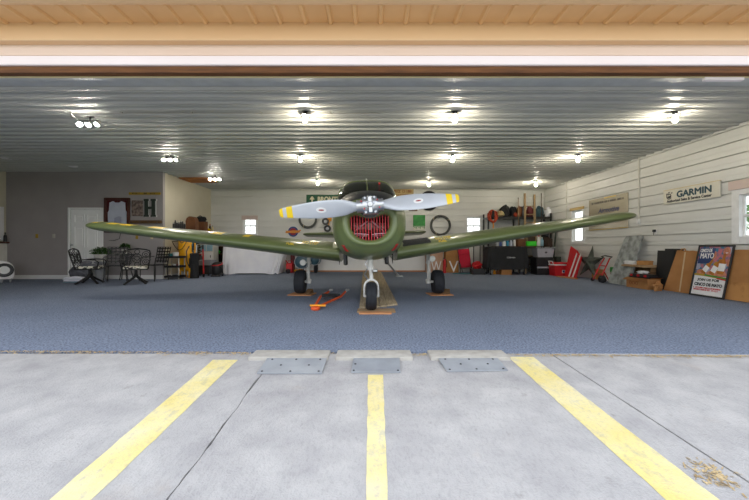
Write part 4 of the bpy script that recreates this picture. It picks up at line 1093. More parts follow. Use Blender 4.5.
m = MB(); rs = random.Random(9); squiggle(m, -.36, -.13, 0, .045, d, 7, rs); squiggle(m, -.02, .30, 0, .045, d, 9, rs); m.build('lettering', M['signdark'], t, smooth=False)
t = thing('shelf_board', 'narrow wooden shelf board under the letter H', 'shelf', (PX(147, YO), YO, PZ(222.3, YO)))
m = MB(); m.box(-.44, .44, -.10, 0, -.035, .035, .008); m.box(-.44, .44, -.11, 0, .035, .05, .004); m.build('board', M['oldwood'], t, smooth=False)
for x in (-.36, -.12, .12, .36):
    m = MB(); m.tube([(x, -.10, 0), (x, -.14, -.01), (x, -.15, .02)], .007, 6); m.build('peg', M['darksteel'], t)

# right wall signs
t = thing('shop_sign', 'white GARMIN sign on the right wall', 'sign', (XR-.016, (7.56+6.33)/2, 1.992))
wd = 7.56-6.33
m = MB(); m.box(-.03, 0, -wd/2, wd/2, -.15, .15, .004); m.build('board', M['signwhite'], t, smooth=False)
m = MB(); m.box(-.032, .0, -wd/2, wd/2, .15, .157); m.build('gold_edge', M['gold'], t, smooth=False)
m = MB(); add_text(m, 'GARMIN', .73, .125, on_right(-.032, -.09, .03), fat=.008); m.build('lettering', M['teal_letter'], t, smooth=False)
m = MB(); add_text(m, 'Authorized Sales & Service Center', .98, .052, on_right(-.032, .03, -.09), fat=.003); m.build('small_lettering', M['letterblack'], t, smooth=False)
m = MB(); MR = on_right(-.032, .46, .022)
for (r0, r1, a0, a1) in ((.0, .052, 3.3, 6.6), (.058, .075, 2.2, 5.6), (.03, .05, .4, 2.6)):
    ks = [a0+(a1-a0)*i/14 for i in range(15)]
    m.loft([[Vector((r0*math.cos(a), r0*math.sin(a), z)) for a in ks for z in (.001,)] , [Vector((r1*math.cos(a), r1*math.sin(a), .002)) for a in ks]], closed=False, mtx=MR)
for (a, b) in ((-.07, .05), (-.02, .075), (.05, .06)): m.raw([(a, b-.02, .002), (a+.03, b-.01, .002), (a+.028, b+.014, .002), (a-.01, b+.004, .002)], [(0, 1, 2, 3)], mtx=MR)
m.build('globe_emblem', M['letterblack'], t, smooth=False)
t = thing('metal_sign', 'large brushed metal sign behind the right wing tip', 'sign', (XR-.016, (10.17+8.625)/2, 1.855))
wd = 10.17-8.625
m = MB(); m.box(-.02, 0, -wd/2, wd/2, -.435, .435, .003); m.build('board', M['bronze'], t, smooth=False)
m = MB(); m.box(-.024, 0, -wd/2, wd/2, -.45, -.435); m.box(-.024, 0, -.35, .10, .40, .432); m.build('gold_edge', M['gold'], t, smooth=False)
m = MB(); rs = random.Random(4)
g = MB(); squiggle(m, -.66, .64, .31, .055, 0, 34, rs); m.bm.verts.ensure_lookup_table()
bmesh.ops.transform(m.bm, matrix=Matrix.Translation((-.021, 0, 0)) @ Matrix.Rotation(R(-90), 4, 'Z'), verts=m.bm.verts); m.build('small_lettering', M['letterblack'], t, smooth=False)
m = MB(); add_text(m, 'Airmotive', .82, .13, on_right(-.022, -.06, .08), shear=.3, fat=.006); m.build('lettering', M['navyletter'], t, smooth=False)
m = MB(); m.raw([(-.1, -.03, 0), (.06, -.04, 0), (.12, .0, 0), (.04, .04, 0), (-.06, .03, 0)], [(0, 1, 2, 3, 4)], mtx=on_right(-.0215, .16, -.22)); m.build('emblem', M['letterblack'], t, smooth=False)

# ------------------------------------------------------------------ along the right wall
def lean(y0, y1, zt, xb, xt, th):
    """matrix taking local (u along wall 0..1 -> nearer, v up 0..1, w thickness) for something leaning on the right wall"""
    d = Vector((xt-xb, 0, zt)); L = d.length; d.normalize()
    u = Vector((0, -1, 0)); n = u.cross(d)
    if n.x > 0: n = -n
    mt = Matrix((( u.x, d.x, n.x, xb), (u.y, d.y, n.y, y0), (u.z, d.z, n.z, 0), (0, 0, 0, 1)))
    return mt, y0-y1, L
# framed poster
mt, pw, pl = lean(6.66, 6.00, .95, 6.12, 6.32, .03)
t = thing('framed_poster', 'black framed beer poster reading JOIN US FOR CINCO DE MAYO, leaning on the cardboard', 'poster', (6.12, 6.45, 0))
LT = Matrix.Translation((-6.12, -6.45, .004)) @ mt
m = MB(); b = .03
for (x0, x1, y0, y1) in ((0, b, 0, pl), (pw-b, pw, 0, pl), (b, pw-b, 0, b), (b, pw-b, pl-b, pl)): m.box(x0, x1, y0, y1, -.012, .014, .003, mtx=LT)
m.build('frame', M['blackplastic'], t, smooth=False)
m = MB(); m.box(b, pw-b, b, pl-b, -.008, .0, mtx=LT); sheet = m.build('sheet', M['paperw'], t, smooth=False)
def P2(u, v): return (b+(pw-2*b)*u, b+(pl-2*b)*v)
def poly(m, pts, k, mi=0):
    q = [P2(*p)+(.0006*k,) for p in pts]; m.raw(q, [tuple(range(len(q)))], mi, mtx=LT)
m = MB()
poly(m, [(0, .40), (1, .40), (1, 1), (0, 1)], 1, 0)
rs = random.Random(12)
for k in range(16):    # busy party background
    u, v, s_ = rs.random(), .5+.5*rs.random(), .06+.09*rs.random(); n = 9
    poly(m, [(min(1, max(0, u+s_*math.cos(2*math.pi*i/n)*(.8+.3*rs.random()))), min(1, max(.42, v+s_*.8*math.sin(2*math.pi*i/n)))) for i in range(n)], 2+.1*k, rs.choice((0, 1, 2, 6)))
poly(m, [(.02, .64), (.46, .66), (.52, .97), (.02, .99)], 4, 3)
for (u, v) in ((.2, .47), (.52, .44), (.80, .46)):   # hands
    n = 12; poly(m, [(u+.16*math.cos(2*math.pi*i/n)*(1+.15*math.sin(3*i)), v+.055*math.sin(2*math.pi*i/n)) for i in range(n)], 5, 1)
    for k in range(4): poly(m, [(u-.1+.06*k, v+.01), (u-.06+.06*k, v+.01), (u-.05+.06*k, v+.055), (u-.09+.06*k, v+.055)], 5.4, 1)
def bottle(u, v, a, s_, lab):
    c, sn = math.cos(a), math.sin(a); T_ = lambda x, y: (u+(x*c-y*sn)*s_*1.4, v+(x*sn+y*c)*s_)
    poly(m, [T_(*p) for p in ((-.07, -.15), (.07, -.15), (.07, .08), (.03, .16), (.028, .26), (-.028, .26), (-.03, .16), (-.07, .08))], 6, 4)
    poly(m, [T_(*p) for p in ((-.071, -.09), (.071, -.09), (.071, .06), (-.071, .06))], 7, lab)
bottle(.34, .55, -.55, .8, 5); bottle(.60, .55, -.42, .85, 5); bottle(.80, .60, -.06, 1., 5)
n = 14; poly(m, [(.86+.11*math.cos(2*math.pi*i/n), .90+.09*math.sin(2*math.pi*i/n)) for i in range(n)], 5, 1)
poly(m, [(.82, .885), (.91, .885), (.865, .86)], 6, 5)
poly(m, [(0, .395), (.35, .385), (.7, .36), (1, .33), (1, .39), (.7, .41), (.35, .425), (0, .435)], 8, 6); poly(m, [(.3, .40), (.7, .375), (1, .345), (1, .375), (.7, .405), (.35, .425)], 9, 7); poly(m, [(.7, .352), (1, .325), (1, .35), (.75, .375)], 10, 8)
o = m.build('printed_picture', [M['skyp'], M['skin'], M['jersey2'], M['navy'], M['beer'], M['paperw'], M['signyellow'], M['posterg'], M['red']], sheet, smooth=False, fix=False)
m = MB()
def ptext(mb, txt, u0, u1, v0, v1, k, rot=0.): 
    a, c = P2(u0, v0), P2(u1, v1); add_text(mb, txt, c[0]-a[0], c[1]-a[1], LT @ Matrix.Translation(((a[0]+c[0])/2, (a[1]+c[1])/2, .0006*k)) @ Matrix.Rotation(rot, 4, 'Z'), depth=.001, fat=.0035)
ptext(m, 'JOIN US FOR', .14, .82, .275, .335, 11); ptext(m, 'CINCO DE MAYO', .07, .93, .185, .245, 11); m.build('lettering', M['letterblack'], sheet, smooth=False)
m = MB(); ptext(m, 'CINCO DE', .05, .42, .885, .955, 11, .03); ptext(m, 'MAYO', .08, .5, .755, .865, 11, .03); m.build('title_lettering', M['paperw'], sheet, smooth=False)
m = MB(); rs = random.Random(2); squiggle(m, .06, pw-.08, pl*.165, .026, 0, 26, rs); squiggle(m, .07, pw-.10, pl*.128, .026, 0, 24, rs)
bmesh.ops.transform(m.bm, matrix=LT @ Matrix(((1, 0, 0, 0), (0, 0, 1, 0), (0, -1, 0, .002), (0, 0, 0, 1))), verts=m.bm.verts); m.build('red_lettering', M['red'], sheet, smooth=False)
# flattened cartons behind the poster
def carton(y0, y1, zt, xb, xt, mt_, label, skew=0., notch=True):
    mtx, w_, l_ = lean(y0, y1, zt, xb, xt, .03)
    t = thing('flat_carton', label, 'cardboard', (xb, y0, 0), 0, 'flattened cartons by the poster'); T_ = Matrix.Translation((-xb, -y0, .003)) @ mtx
    m = MB()
    n = 14; top_ = [(w_*i/n+skew*(1), l_+.012*noise.noise(Vector((i*.7, y0, 0)))) for i in range(n+1)]
    outline = [(0, 0), (w_, 0)]+[(min(x, w_+skew), z) for x, z in reversed(top_)]
    for (za, zb, inset) in ((0, .009, 0), (.012, .021, .012)):
        q = [(x+(inset if x < w_/2 else -inset), z-(inset if z > .1 else 0), za) for x, z in outline]+[(x+(inset if x < w_/2 else -inset), z-(inset if z > .1 else 0), zb) for x, z in outline]
        N = len(outline); m.raw(q, [tuple(range(N))[::-1], tuple(range(N, 2*N))]+[(i, (i+1) % N, N+(i+1) % N, N+i) for i in range(N)], mtx=T_)
    m.build('panel', mt_, t, smooth=False)
    m = MB(); m.box(w_*.48, w_*.52, .02, l_-.03, .0205, .0225, mtx=T_); m.build('packing_tape', M['tape'], t, smooth=False)
    m = MB(); m.tube([(w_*.35, l_-.01, .012), (w_*.38, l_+.035, .012), (w_*.46, l_+.04, .012), (w_*.5, l_-.01, .012)], .012, 8, mtx=T_); m.build('torn_flap', mt_, t)
    return t, T_, w_, l_
carton(7.34, 6.55, .84, 6.21, 6.33, M['cardboard'], 'tall flattened brown carton leaning left of the poster', .19)
tc_, T_, w_, l_ = carton(6.26, 4.9, .87, 6.22, 6.35, M['cardboard'], 'tall flattened brown carton leaning right of the poster, under the window')
m = MB(); m.box(.02, w_-.02, .0, l_*.36, .022, .03, mtx=T_); m.build('lower_flap', M['cardboard2'], tc_, smooth=False)
for k, (y0, y1, zt, xb, xt, lab) in enumerate(((7.66, 7.24, .84, 6.30, 6.35, 'front black panel leaning behind the left flattened carton'), (7.52, 7.07, .88, 6.345, 6.395, 'rear black panel leaning behind the left flattened carton'))):
    mtx, w2, l2 = lean(y0, y1, zt, xb, xt, .02); m = MB(); T2 = Matrix.Translation((-xb, -y0, .003)) @ mtx
    m.box(0, w2, 0, l2, 0, .012, .003, mtx=T2); m.box(.03, w2-.03, .03, l2-.03, .012, .015, mtx=T2)
    tag(m.build('black_panel', M['blackplastic'], loc=(xb, y0, 0)), lab, 'panel', 'black panels by the cartons')
# low wooden shelf with clutter
t = thing('plank_shelf', 'low rough wooden shelf between the stone slab and the black panels', 'shelf', (6.18, 8.02, 0))
for (za, zb) in ((.46, .50),):
    m = MB(); m.box(-.14, .20, -.34, .34, za, zb, .005); m.box(-.10, .2, -.30, .30, zb, zb+.012, .003); m.build('top_board', M['woodx'], t, smooth=False)
for y in (-.31, .28):
    m = MB(); m.box(.05, .19, y, y+.03, 0, .46, .004); m.build('side_board', M['oldwood'], t, smooth=False)
m = MB(); m.box(.16, .19, -.28, .28, .02, .46, .004); m.build('back_board', M['oldwood'], t, smooth=False)
rs = random.Random(21)
for k in range(3):
    m = MB(); m.box(-.12, .12, -.15, .15, 0, .014, .003); m.box(-.11, .10, -.14, .13, .014, .026, .003)
    tag(m.build('paper_stack', M['paperw'], loc=(6.18, 8.16, .513+.028*k), rot=(0, 0, .1*k-.1), smooth=False), ['white paper stack lowest on the rough wooden shelf', 'white paper stack in the middle of the pile on the rough wooden shelf', 'white paper stack topmost on the rough wooden shelf'][k], 'papers', 'papers on the wooden shelf')
def box_open(name, label, loc, sx, sy, sz, mt_, rz=0., flaps=True, cat='box', group=None, scribble=None):
    t = thing(name, label, cat, loc, rz, group); th = .008
    m = MB(); m.box(-sx/2, sx/2, -sy/2, sy/2, 0, th); m.box(-sx/2, -sx/2+th, -sy/2, sy/2, th, sz); m.box(sx/2-th, sx/2, -sy/2, sy/2, th, sz); m.box(-sx/2+th, sx/2-th, -sy/2, -sy/2+th, th, sz); m.box(-sx/2+th, sx/2-th, sy/2-th, sy/2, th, sz)
    m.build('carton', mt_, t, smooth=False)
    if flaps:
        f = MB(); f.raw([(-sx/2, -sy/2, sz), (-sx/2, sy/2, sz), (-sx/2-.10, sy/2-.01, sz-.05), (-sx/2-.10, -sy/2+.01, sz-.05)], [(0, 1, 2, 3)]); f.raw([(-sx/2, -sy/2, sz), (sx/2, -sy/2, sz), (sx/2-.01, -sy/2-.09, sz+.03), (-sx/2+.01, -sy/2-.09, sz+.03)], [(0, 1, 2, 3)])
        bmesh.ops.solidify(f.bm, geom=f.bm.faces[:], thickness=.006)
        f.build('flap', mt_, t, smooth=False)
    return t
tb = box_open('cardboard_box', 'low brown cardboard box with drawn scribbles, right of the stone slab', (6.06, 7.72, 0), .28, .62, .23, M['cardboard'], 0, True, group='boxes by the wooden shelf')
m = MB()
for k in range(3): m.torus((-.142, .18-.09*k, .11), .035, .004, 'X', 16, 5)
m.build('scribble', M['signbrown'], tb)
tag_t = thing('tool_case', 'flat black tool case with red latches lying on the cardboard box', 'tool case', (6.06, 7.70, .232))
m = MB(); m.box(-.12, .12, -.27, .27, 0, .055, .012, seg=2); m.box(-.12, .12, -.27, .27, .058, .085, .012, seg=2); m.build('case', M['blackplastic'], tag_t)
for y in (-.2, 0, .2):
    m = MB(); m.box(-.132, -.118, y-.035, y+.035, .03, .075, .004); m.build('latch', M['red'], tag_t)
m = MB(); m.blob((0, 0, .035), (.08, .12, .035), .5, 5, 3, flat=0.0); tag(m.build('rag', M['paperw'], loc=(6.06, 7.72, .320)), 'crumpled white rag on the black tool case', 'rag')
m = MB(); m.box(-.11, .11, -.10, .10, 0, .09, .006); m.box(-.115, .115, -.105, .105, .07, .095, .004); tag(m.build('small_carton', M['cardboard2'], loc=(6.2, 7.84, .513), smooth=False), 'small tan carton at the right end of the rough wooden shelf', 'box')
for k, (x, y, rz, lab) in enumerate(((5.98, 7.22, .5, 'crushed cardboard piece on the carpet in front of the black panels'),)):
    m = MB(); m.blob((0, 0, .09), (.14, .06, .10), .55, 4, 9+k, flat=0.0); m.box(-.13, .12, -.02, .015, 0, .14+.03*k, .004)
    tag(m.build('crushed_carton', M['cardboard'], loc=(x, y, 0), rot=(0, 0, rz), angle=20), lab, 'cardboard')
# stone slab leaning
mtx, w_, l_ = lean(8.78, 8.05, 1.17, 6.02, 6.34, .05); m = MB()
q = []
for (cx2, cy2, a0) in ((w_-.07, .07, -90), (w_-.05, l_-.05, 0), (.07, l_-.07, 90), (.07, .07, 180)):
    for i in range(7): a = R(a0+90*i/6); q.append((cx2+.07*math.cos(a), cy2+.07*math.sin(a)))
q = [(x+.19*(y/l_)*(1-x/w_), y) for x, y in q]
N = len(q); m.raw([(x, y, 0) for x, y in q]+[(x, y, .035) for x, y in q], [tuple(range(N))[::-1], tuple(range(N, 2*N))]+[(i, (i+1) % N, N+(i+1) % N, N+i) for i in range(N)], mtx=Matrix.Translation((-6.02, -8.78, .004)) @ mtx)
tag(m.build('stone_slab', M['stone'], loc=(6.02, 8.78, 0), smooth=False), 'gray mottled stone slab leaning against the right wall', 'slab')
# red and gray push frame, bag, yellow box, boards
t = thing('folding_cart', 'red tubular folding cart with a gray handle, left of the stone slab', 'cart', (6.10, 9.18, 0))
for y in (-.12, .14):
    m = MB(); m.tube([(-.12, y, .05), (.05, y, .42), (.16, y*.8, .62)], .017, 8); m.build('rail', M['red'], t)
m = MB(); m.tube([(.16, -.10, .62), (.14, -.22, .66), (.10, .0, .69), (.14, .20, .66), (.16, .11, .62)], .016, 8); m.build('handle', M['galv'], t)
m = MB(); m.tube([(.05, -.12, .42), (.05, .14, .42)], .014, 8); m.tube([(-.05, -.12, .20), (-.05, .14, .20)], .014, 8); m.tube([(.12, -.12, .04), (-.02, -.12, .3)], .014, 8); m.build('brace', M['red'], t)
for y in (-.15, .17):
    m = MB(); m.lathe([(0, -.02), (.03, -.022), (.05, -.015), (.05, .015), (.03, .022), (0, .02)], 16, mtx=Matrix.Translation((-.12, y, .05)) @ Matrix.Rotation(R(90), 4, 'X')); m.build('wheel', M['rubber'], t)
m = MB(); m.blob((0, 0, .09), (.09, .10, .09), .3, 3, 31, flat=0.0); m.tube([(-.04, -.05, .13), (-.04, 0, .18), (-.04, .05, .13)], .010)
tag(m.build('duffel_bag', M['blackfab'], loc=(5.92, 8.86, 0)), 'small black bag on the carpet at the foot of the stone slab', 'bag')
t = thing('plastic_crate', 'yellow and green box behind the folding cart', 'box', (6.30, 8.80, 0)); m = MB(); m.box(-.09, .09, -.2, .2, .0, .26, .008); m.build('body', M['oldwood'], t, smooth=False)
m = MB(); m.box(-.10, .09, -.2, .02, .27, .42, .01); m.build('yellow_tin', M['signyellow'], t); m = MB(); m.box(-.10, .09, .03, .2, .262, .40, .01); m.build('green_tin', M['posterg'], t)
# barn star
def star(c_, Rr, label, tilt):
    t = thing('tin_star', label, 'star', c_)
    m = MB(); vs = [(0, 0, .09), (0, 0, -.015)]; 
    for k in range(10):
        a = math.pi/2+k*math.pi/5; r = Rr if k % 2 == 0 else Rr*.40; vs.append((r*math.cos(a), r*math.sin(a), 0))
    fs = [(0, 2+k, 2+(k+1) % 10) for k in range(10)]+[(1, 2+(k+1) % 10, 2+k) for k in range(10)]
    mtx = Matrix.Rotation(R(-82), 4, 'Z') @ Matrix.Rotation(R(90-tilt), 4, 'X')
    m.raw(vs, fs, mtx=mtx); m.build('star_body', M['galv'], t, smooth=False)
    for k in range(0, 10, 2):
        a = math.pi/2+k*math.pi/5; b = MB(); b.tube([Vector((.03*math.cos(a), .03*math.sin(a), .088)), Vector((Rr*.97*math.cos(a), Rr*.97*math.sin(a), .004))], .009, 6, mtx=mtx); b.build('ridge', M['galv'], t)
star((6.25, 9.90, .475), .50, 'big weathered metal five-pointed star leaning on the right wall', 12)
# red striped panel
mtx, w_, l_ = lean(10.78, 10.1, .95, 6.02, 6.20, .02); t = thing('striped_panel', 'glossy red panel with pale diagonal stripes, leaning right of the cooler', 'panel', (6.02, 10.78, 0)); T2 = Matrix.Translation((-6.02, -10.78, .004)) @ mtx
m = MB(); q = [(0, 0), (.62, 0), (.72, .62), (.42, .82), (.05, .96)]; N = 5
m.raw([(x, y, 0) for x, y in q]+[(x, y, .02) for x, y in q], [tuple(range(N))[::-1], tuple(range(N, 2*N))]+[(i, (i+1) % N, N+(i+1) % N, N+i) for i in range(N)], mtx=T2); m.build('panel', M['red'], t, smooth=False)
for (a, b_) in ((.26, .31), (.46, .50)):
    m = MB(); m.raw([(a-.04, .01, .022), (b_+.0, .01, .022), (b_+.17, .72, .022), (a+.16, .76, .022)], [(0, 1, 2, 3)], mtx=T2); m.build('stripe', M['white'], t, smooth=False)
m = MB(); m.box(-.05, .05, -.42, .42, 0, .028, .004); m.box(-.045, .045, -.4, .0, .028, .031); tag(m.build('lumber_piece', M['woodorange'], loc=(5.78, 10.25, .001), rot=(0, 0, .12), smooth=False), 'short wood board lying on the carpet in front of the red striped panel', 'lumber')
m = MB(); m.box(-.02, .02, -.25, .25, 0, .30, .004); m.box(-.025, -.02, -.25, .25, .14, .16); tag(m.build('cardboard_sheet', M['cardboard'], loc=(6.385, 9.75, .0), rot=(0, 0, 0), smooth=False), 'brown cardboard sheet standing behind the metal star', 'cardboard')
# cooler
t = thing('cooler', 'red picnic cooler with a white lid band in front of the side window', 'cooler', (6.05, 11.12, 0))
m = MB(); m.loft([[(-.24, -.18, 0), (.24, -.18, 0), (.24, .18, 0), (-.24, .18, 0)], [(-.26, -.2, .33), (.26, -.2, .33), (.26, .2, .33), (-.26, .2, .33)]], cap0=True, cap1=True); bmesh.ops.bevel(m.bm, geom=list(m.bm.edges), offset=.015, segments=2, affect='EDGES'); m.build('body', M['red'], t)
m = MB(); m.box(-.268, .268, -.208, .208, .332, .372, .01, seg=2); m.build('rim', M['white'], t)
m = MB(); m.box(-.265, .265, -.205, .205, .374, .43, .02, seg=2); m.build('lid', M['red'], t)
for sx in (-1, 1):
    m = MB(); m.tube([(sx*.262, -.12, .36), (sx*.30, -.12, .46), (sx*.30, .12, .46), (sx*.262, .12, .36)], .014, 8); m.build('handle', M['white'], t)
m = MB(); m.box(-.03, .14, -.2035, -.196, .10, .19, .002); o = m.build('label', M['paperw'], t, smooth=False)
m = MB(); m.box(-.02, .045, -.2055, -.2035, .11, .18); m.build('blue_patch', M['blue'], o, smooth=False); m = MB(); m.box(.055, .13, -.2055, -.2035, .12, .17); m.build('yellow_patch', M['yellow'], o, smooth=False)
m = MB(); m.lathe([(0, 0), (.09, 0), (.10, .06), (.10, .58), (.085, .60), (0, .60)], 20); m.torus((0, 0, .10), .10, .006, 'Z', 20, 6); m.torus((0, 0, .5), .10, .006, 'Z', 20, 6); tag(m.build('rolled_mat', M['letterdark'], loc=(6.22, 11.55, 0)), 'dark green upright roll behind the cooler', 'roll')

# ------------------------------------------------------------------ the rack corner
t = thing('storage_rack', 'tall black metal storage rack against the back wall', 'rack', (5.23, 12.45, 0))
for x in (-1.12, -.02, 1.09):
    for y in (-.25, .25):
        m = MB(); m.box(x-.025, x+.025, y-.025, y+.025, 0, 2.12 if abs(x) > .5 else 1.93, .004)
        for k in range(9): m.box(x-.027, x+.027, y-.006, y+.006, .2+.2*k, .22+.2*k)
        m.build('upright', M['black'], t, smooth=False)
for z in (.55, 1.12, 1.93):
    m = MB(); m.box(-1.14, 1.11, -.27, .27, z, z+.05, .006); m.box(-1.14, 1.11, -.275, -.27, z-.03, z+.06); m.build('shelf', M['black'], t, smooth=False)
ST = 1.985   # top-shelf surface
def lump(name, label, cat, px, py0, py1, pxw, mt_, Y=12.42, base=ST, seed=1, amp=.35, dy=.18, group=None, name2=None):
    h = (py0-py1)*Y/F; w_ = pxw*Y/F/2*.84
    m = MB(); m.blob((0, 0, h*.45), (w_, dy, h*.55), amp, 4, seed, flat=0.0)
    m.tube([(-w_*.4, -dy*.6, h*.75), (0, -dy*.9, h*.95), (w_*.4, -dy*.6, h*.75)], .012, 6)
    return tag(m.build(name, mt_, loc=(PX(px, Y), Y, base+.001)), label, cat, group)
G1 = 'soft bags and bundles on top of the rack'
lump('canvas_bag', 'flat beige bag at the left end on top of the black rack', 'bag', 499.5, 217, 211, 11, M['beigefab'], 12.30, seed=2, group=G1)
lump('duffel_bag', 'bulky black bag, left of two on top of the black rack', 'bag', 504.6, 217, 205, 12, M['blackfab'], 12.58, seed=3, dy=.14, group=G1)
lump('duffel_bag', 'smaller black bag right of the bulky one on top of the black rack', 'bag', 513, 217, 205.5, 8, M['blackfab'], 12.60, seed=4, dy=.14, group=G1)
lump('cloth_bundle', 'small brown bundle in the middle on top of the black rack', 'bundle', 519.6, 217, 206, 6, M['brownbox'], 12.42, seed=5, dy=.1, group=G1)
lump('cloth_bundle', 'gray bundle left of the ladder on top of the black rack', 'bundle', 522.5, 217, 205.5, 5, M['graycloth'], 12.55, seed=6, dy=.12, group=G1)
lump('cloth_bundle', 'maroon bundle between the ladder rails on top of the black rack', 'bundle', 529.5, 217, 206, 8, M['maroon'], 12.55, seed=7, dy=.13, group=G1)
lump('cloth_bundle', 'small orange bundle low on top of the black rack', 'bundle', 515.5, 216, 211.5, 4, M['rope_orange'], 12.26, seed=17, dy=.05, group=G1)
lump('canvas_bag', 'large teal canvas bag at the right end on top of the black rack', 'bag', 539.0, 217, 206, 10, M['denim'], 12.45, seed=8, group=G1)
lump('cloth_bundle', 'white crumpled cloth at the far right end on top of the black rack', 'cloth', 547.8, 217, 207, 6, M['whitecloth'], 12.40, seed=9, amp=.5, dy=.14, group=G1)
lump('duffel_bag', 'black bag on the shelf just under the hanging orange cord', 'bag', 499.5, 231, 219.5, 8, M['blackfab'], 12.42, base=1.172, seed=10, dy=.16)
lump('power_tool', 'black machine at the right end of the middle shelf', 'tool', 545, 236, 224, 7, M['blackplastic'], 12.42, base=1.172, seed=11, dy=.16)
# orange cord hung on the rack
t = thing('cord_coil', 'bundle of orange cord hung on the left upright of the black rack', 'cord', (PX(492.5, 12.04), 12.04, PZ(216.5, 12.04)))
m = MB(); pts = []
for i in range(260):
    a = 2*math.pi*i/26; k = i/260; pts.append(((.115+.05*math.sin(i*.37))*math.cos(a), .05*math.sin(i*.21)-.02, (.20+.03*math.sin(i*.5))*math.sin(a)))
m.tube(pts, .018, 6); m.build('cord', M['rope_orange'], t)
m = MB(); m.box(-.045, .045, -.09, .08, -.02, .20, .01); m.build('strap', M['blackfab'], t)
m = MB(); m.tube([(.0, -.05, -.18), (.01, -.06, -.32), (0.0, -.05, -.42)], .02, 8); m.build('plug_end', M['amber'], t)
# wooden ladder and poles
xl, xr = PX(525.6, 12.0), PX(535.3, 12.0)
t = thing('wooden_ladder', 'weathered wooden ladder leaning in front of the black rack', 'ladder', (xl, 12.0, 0))
LM = Matrix.Rotation(R(-1.2), 4, 'X')
for x, L_ in ((0, 2.80), (xr-xl, 2.76)):
    m = MB(); m.box(x-.03, x+.03, -.02, .04, 0, L_, .006, mtx=LM); m.build('rail', M['ladderwood'], t, smooth=False)
for k in range(8):
    m = MB(); m.box(.03, xr-xl-.03, -.01, .03, .3+.29*k, .335+.29*k, .006, mtx=LM); m.build('rung', M['ladderwood'], t, smooth=False)
def pole(px0, py0, px1, Y, Yt, top, r, mt_, label, name='pole', grp='poles in the rack corner'):
    t = thing(name, label, 'pole', (PX(px0, Y), Y, 0), 0, grp); d = Vector((PX(px1, Yt)-PX(px0, Y), Yt-Y, top))
    m = MB(); m.tube([(0, 0, 0.003), d], r, 8); m.build('shaft', mt_, t)
    m = MB(); m.tube([d*.985, d*1.004], r*1.25, 8); m.build('end_cap', M['darksteel'], t)
pole(541.5, 0, 541.3, 12.02, 12.1, 2.80, .014, M['darkbrown'], 'thin dark pole standing right of the ladder')
pole(518.5, 0, 518.3, 12.05, 12.09, 2.64, .012, M['ladderwood'], 'thin wooden pole standing left of the ladder')
pole(552.5, 0, 556, 11.75, 11.92, 1.5, .03, M['letterdark'], 'dark leaning tube just left of the red cooler')
# shelf goods under the wing: bottles, boxes
def bottle3(px, Y, base, h, r, mt_, label, cap=M['white'], grp='bottles and cans on the griddle rack'):
    t = thing('bottle', label, 'bottle', (PX(px, Y), Y, base+.001), 0, grp)
    m = MB(); m.lathe([(0, 0), (r, 0), (r, h*.62), (r*.45, h*.78), (r*.4, h*.9), (0, h*.9)], 16); m.build('body', mt_, t)
    m = MB(); m.lathe([(0, h*.9), (r*.5, h*.9), (r*.5, h), (0, h)], 12); m.build('cap', cap, t)
# long griddle under a black cover
GX0, GX1, GY0, GY1, GT = PX(485.5, 11.6), PX(526, 11.6), 11.35, 11.95, .915
t = thing('covered_griddle', 'long griddle under a black fabric cover with small white lettering', 'griddle', ((GX0+GX1)/2, 11.65, 0))
hw = (GX1-GX0)/2
m = MB(); loops = []
for j in range(15):
    k = j/14; z = GT-(GT-.20)*k; ex = .015+.06*k; l = []
    for i in range(80):
        a = 2*math.pi*i/80; cx3, sy3 = math.cos(a), math.sin(a)
        x = (hw-.04+ex)*sgp(cx3, .25); y = (.27+ex*.6)*sgp(sy3, .25); f = .02*k*math.sin(a*14+2*math.sin(a*3))+.02*k*noise.noise(Vector((x*3, y*5, z*2)))
        l.append(Vector((x*(1+f*.6), y*(1+f*2), z+(.03*math.sin(a*5)+.012*noise.noise(Vector((a*3, 0, 0))))*k*k)))
    loops.append(l)
top_l = [Vector((v.x*.96, v.y*.93, GT+.012)) for v in loops[0]]
m.loft([top_l]+loops, cap0=True, closed=True); m.build('cover', M['blackfab'], t, angle=50)
cv = t.children[0]
m = MB(); add_text(m, 'Coleman', .27, .055, on_back(.06, -.345, .58), shear=.2); m.build('lettering', M['white'], cv, smooth=False)
for x in (-hw+.12, hw-.12):
    for y in (-.2, .2):
        m = MB(); m.tube([(x, y, .03), (x, y, .5)], .018, 8); m.lathe([(0, -.025), (.03, -.025), (.03, .02), (0, .02)], 12, c=(x, y, .03)); m.build('leg', M['black'], t)
m = MB(); m.tube([(-hw+.12, .2, .16), (hw-.12, .2, .16)], .012, 8); m.build('lower_rail', M['black'], t)
box_open('cardboard_box', 'small brown cardboard box on the floor under the covered griddle', (PX(505.5, 11.5), 11.52, 0), .34, .24, .17, M['cardboard'], 0, False)
# items seen under the wing, standing on the rack's middle shelf
SH = 1.172
specs = [(497.5, .20, .035, 'clear', 'milky bottle farthest left in the row above the black griddle cover'), (500.5, .26, .045, 'blue', 'blue bottle in the row above the black griddle cover'), (504, .22, .05, 'white', 'white bottle right of the blue one above the black griddle cover'),
         (507.5, .27, .04, 'cyan', 'cyan bottle in the row above the black griddle cover'), (511, .21, .045, 'jersey', 'pale gray bottle left of the brown box above the black griddle cover'), (514.5, .25, .04, 'white', 'white bottle next to the brown box above the black griddle cover')]
TB = GT+.014
m = MB(); m.box(PX(494, 11.62), PX(549.5, 11.62), 11.42, 11.88, TB, TB+.02, .004)
tag(m.build('plywood_sheet', M['darkbrown']), 'dark board resting on the covered griddle', 'board')
for (px, h, r, k, lab) in specs: bottle3(px, 11.62, TB+.02, h+.05, r, M[k], lab)
t = box_open('cardboard_box', 'open brown box standing on the dark board, left of the lime green tray', (PX(520.5, 11.62), 11.64, TB+.021), .26, .24, .24, M['brownbox'], .1, False)
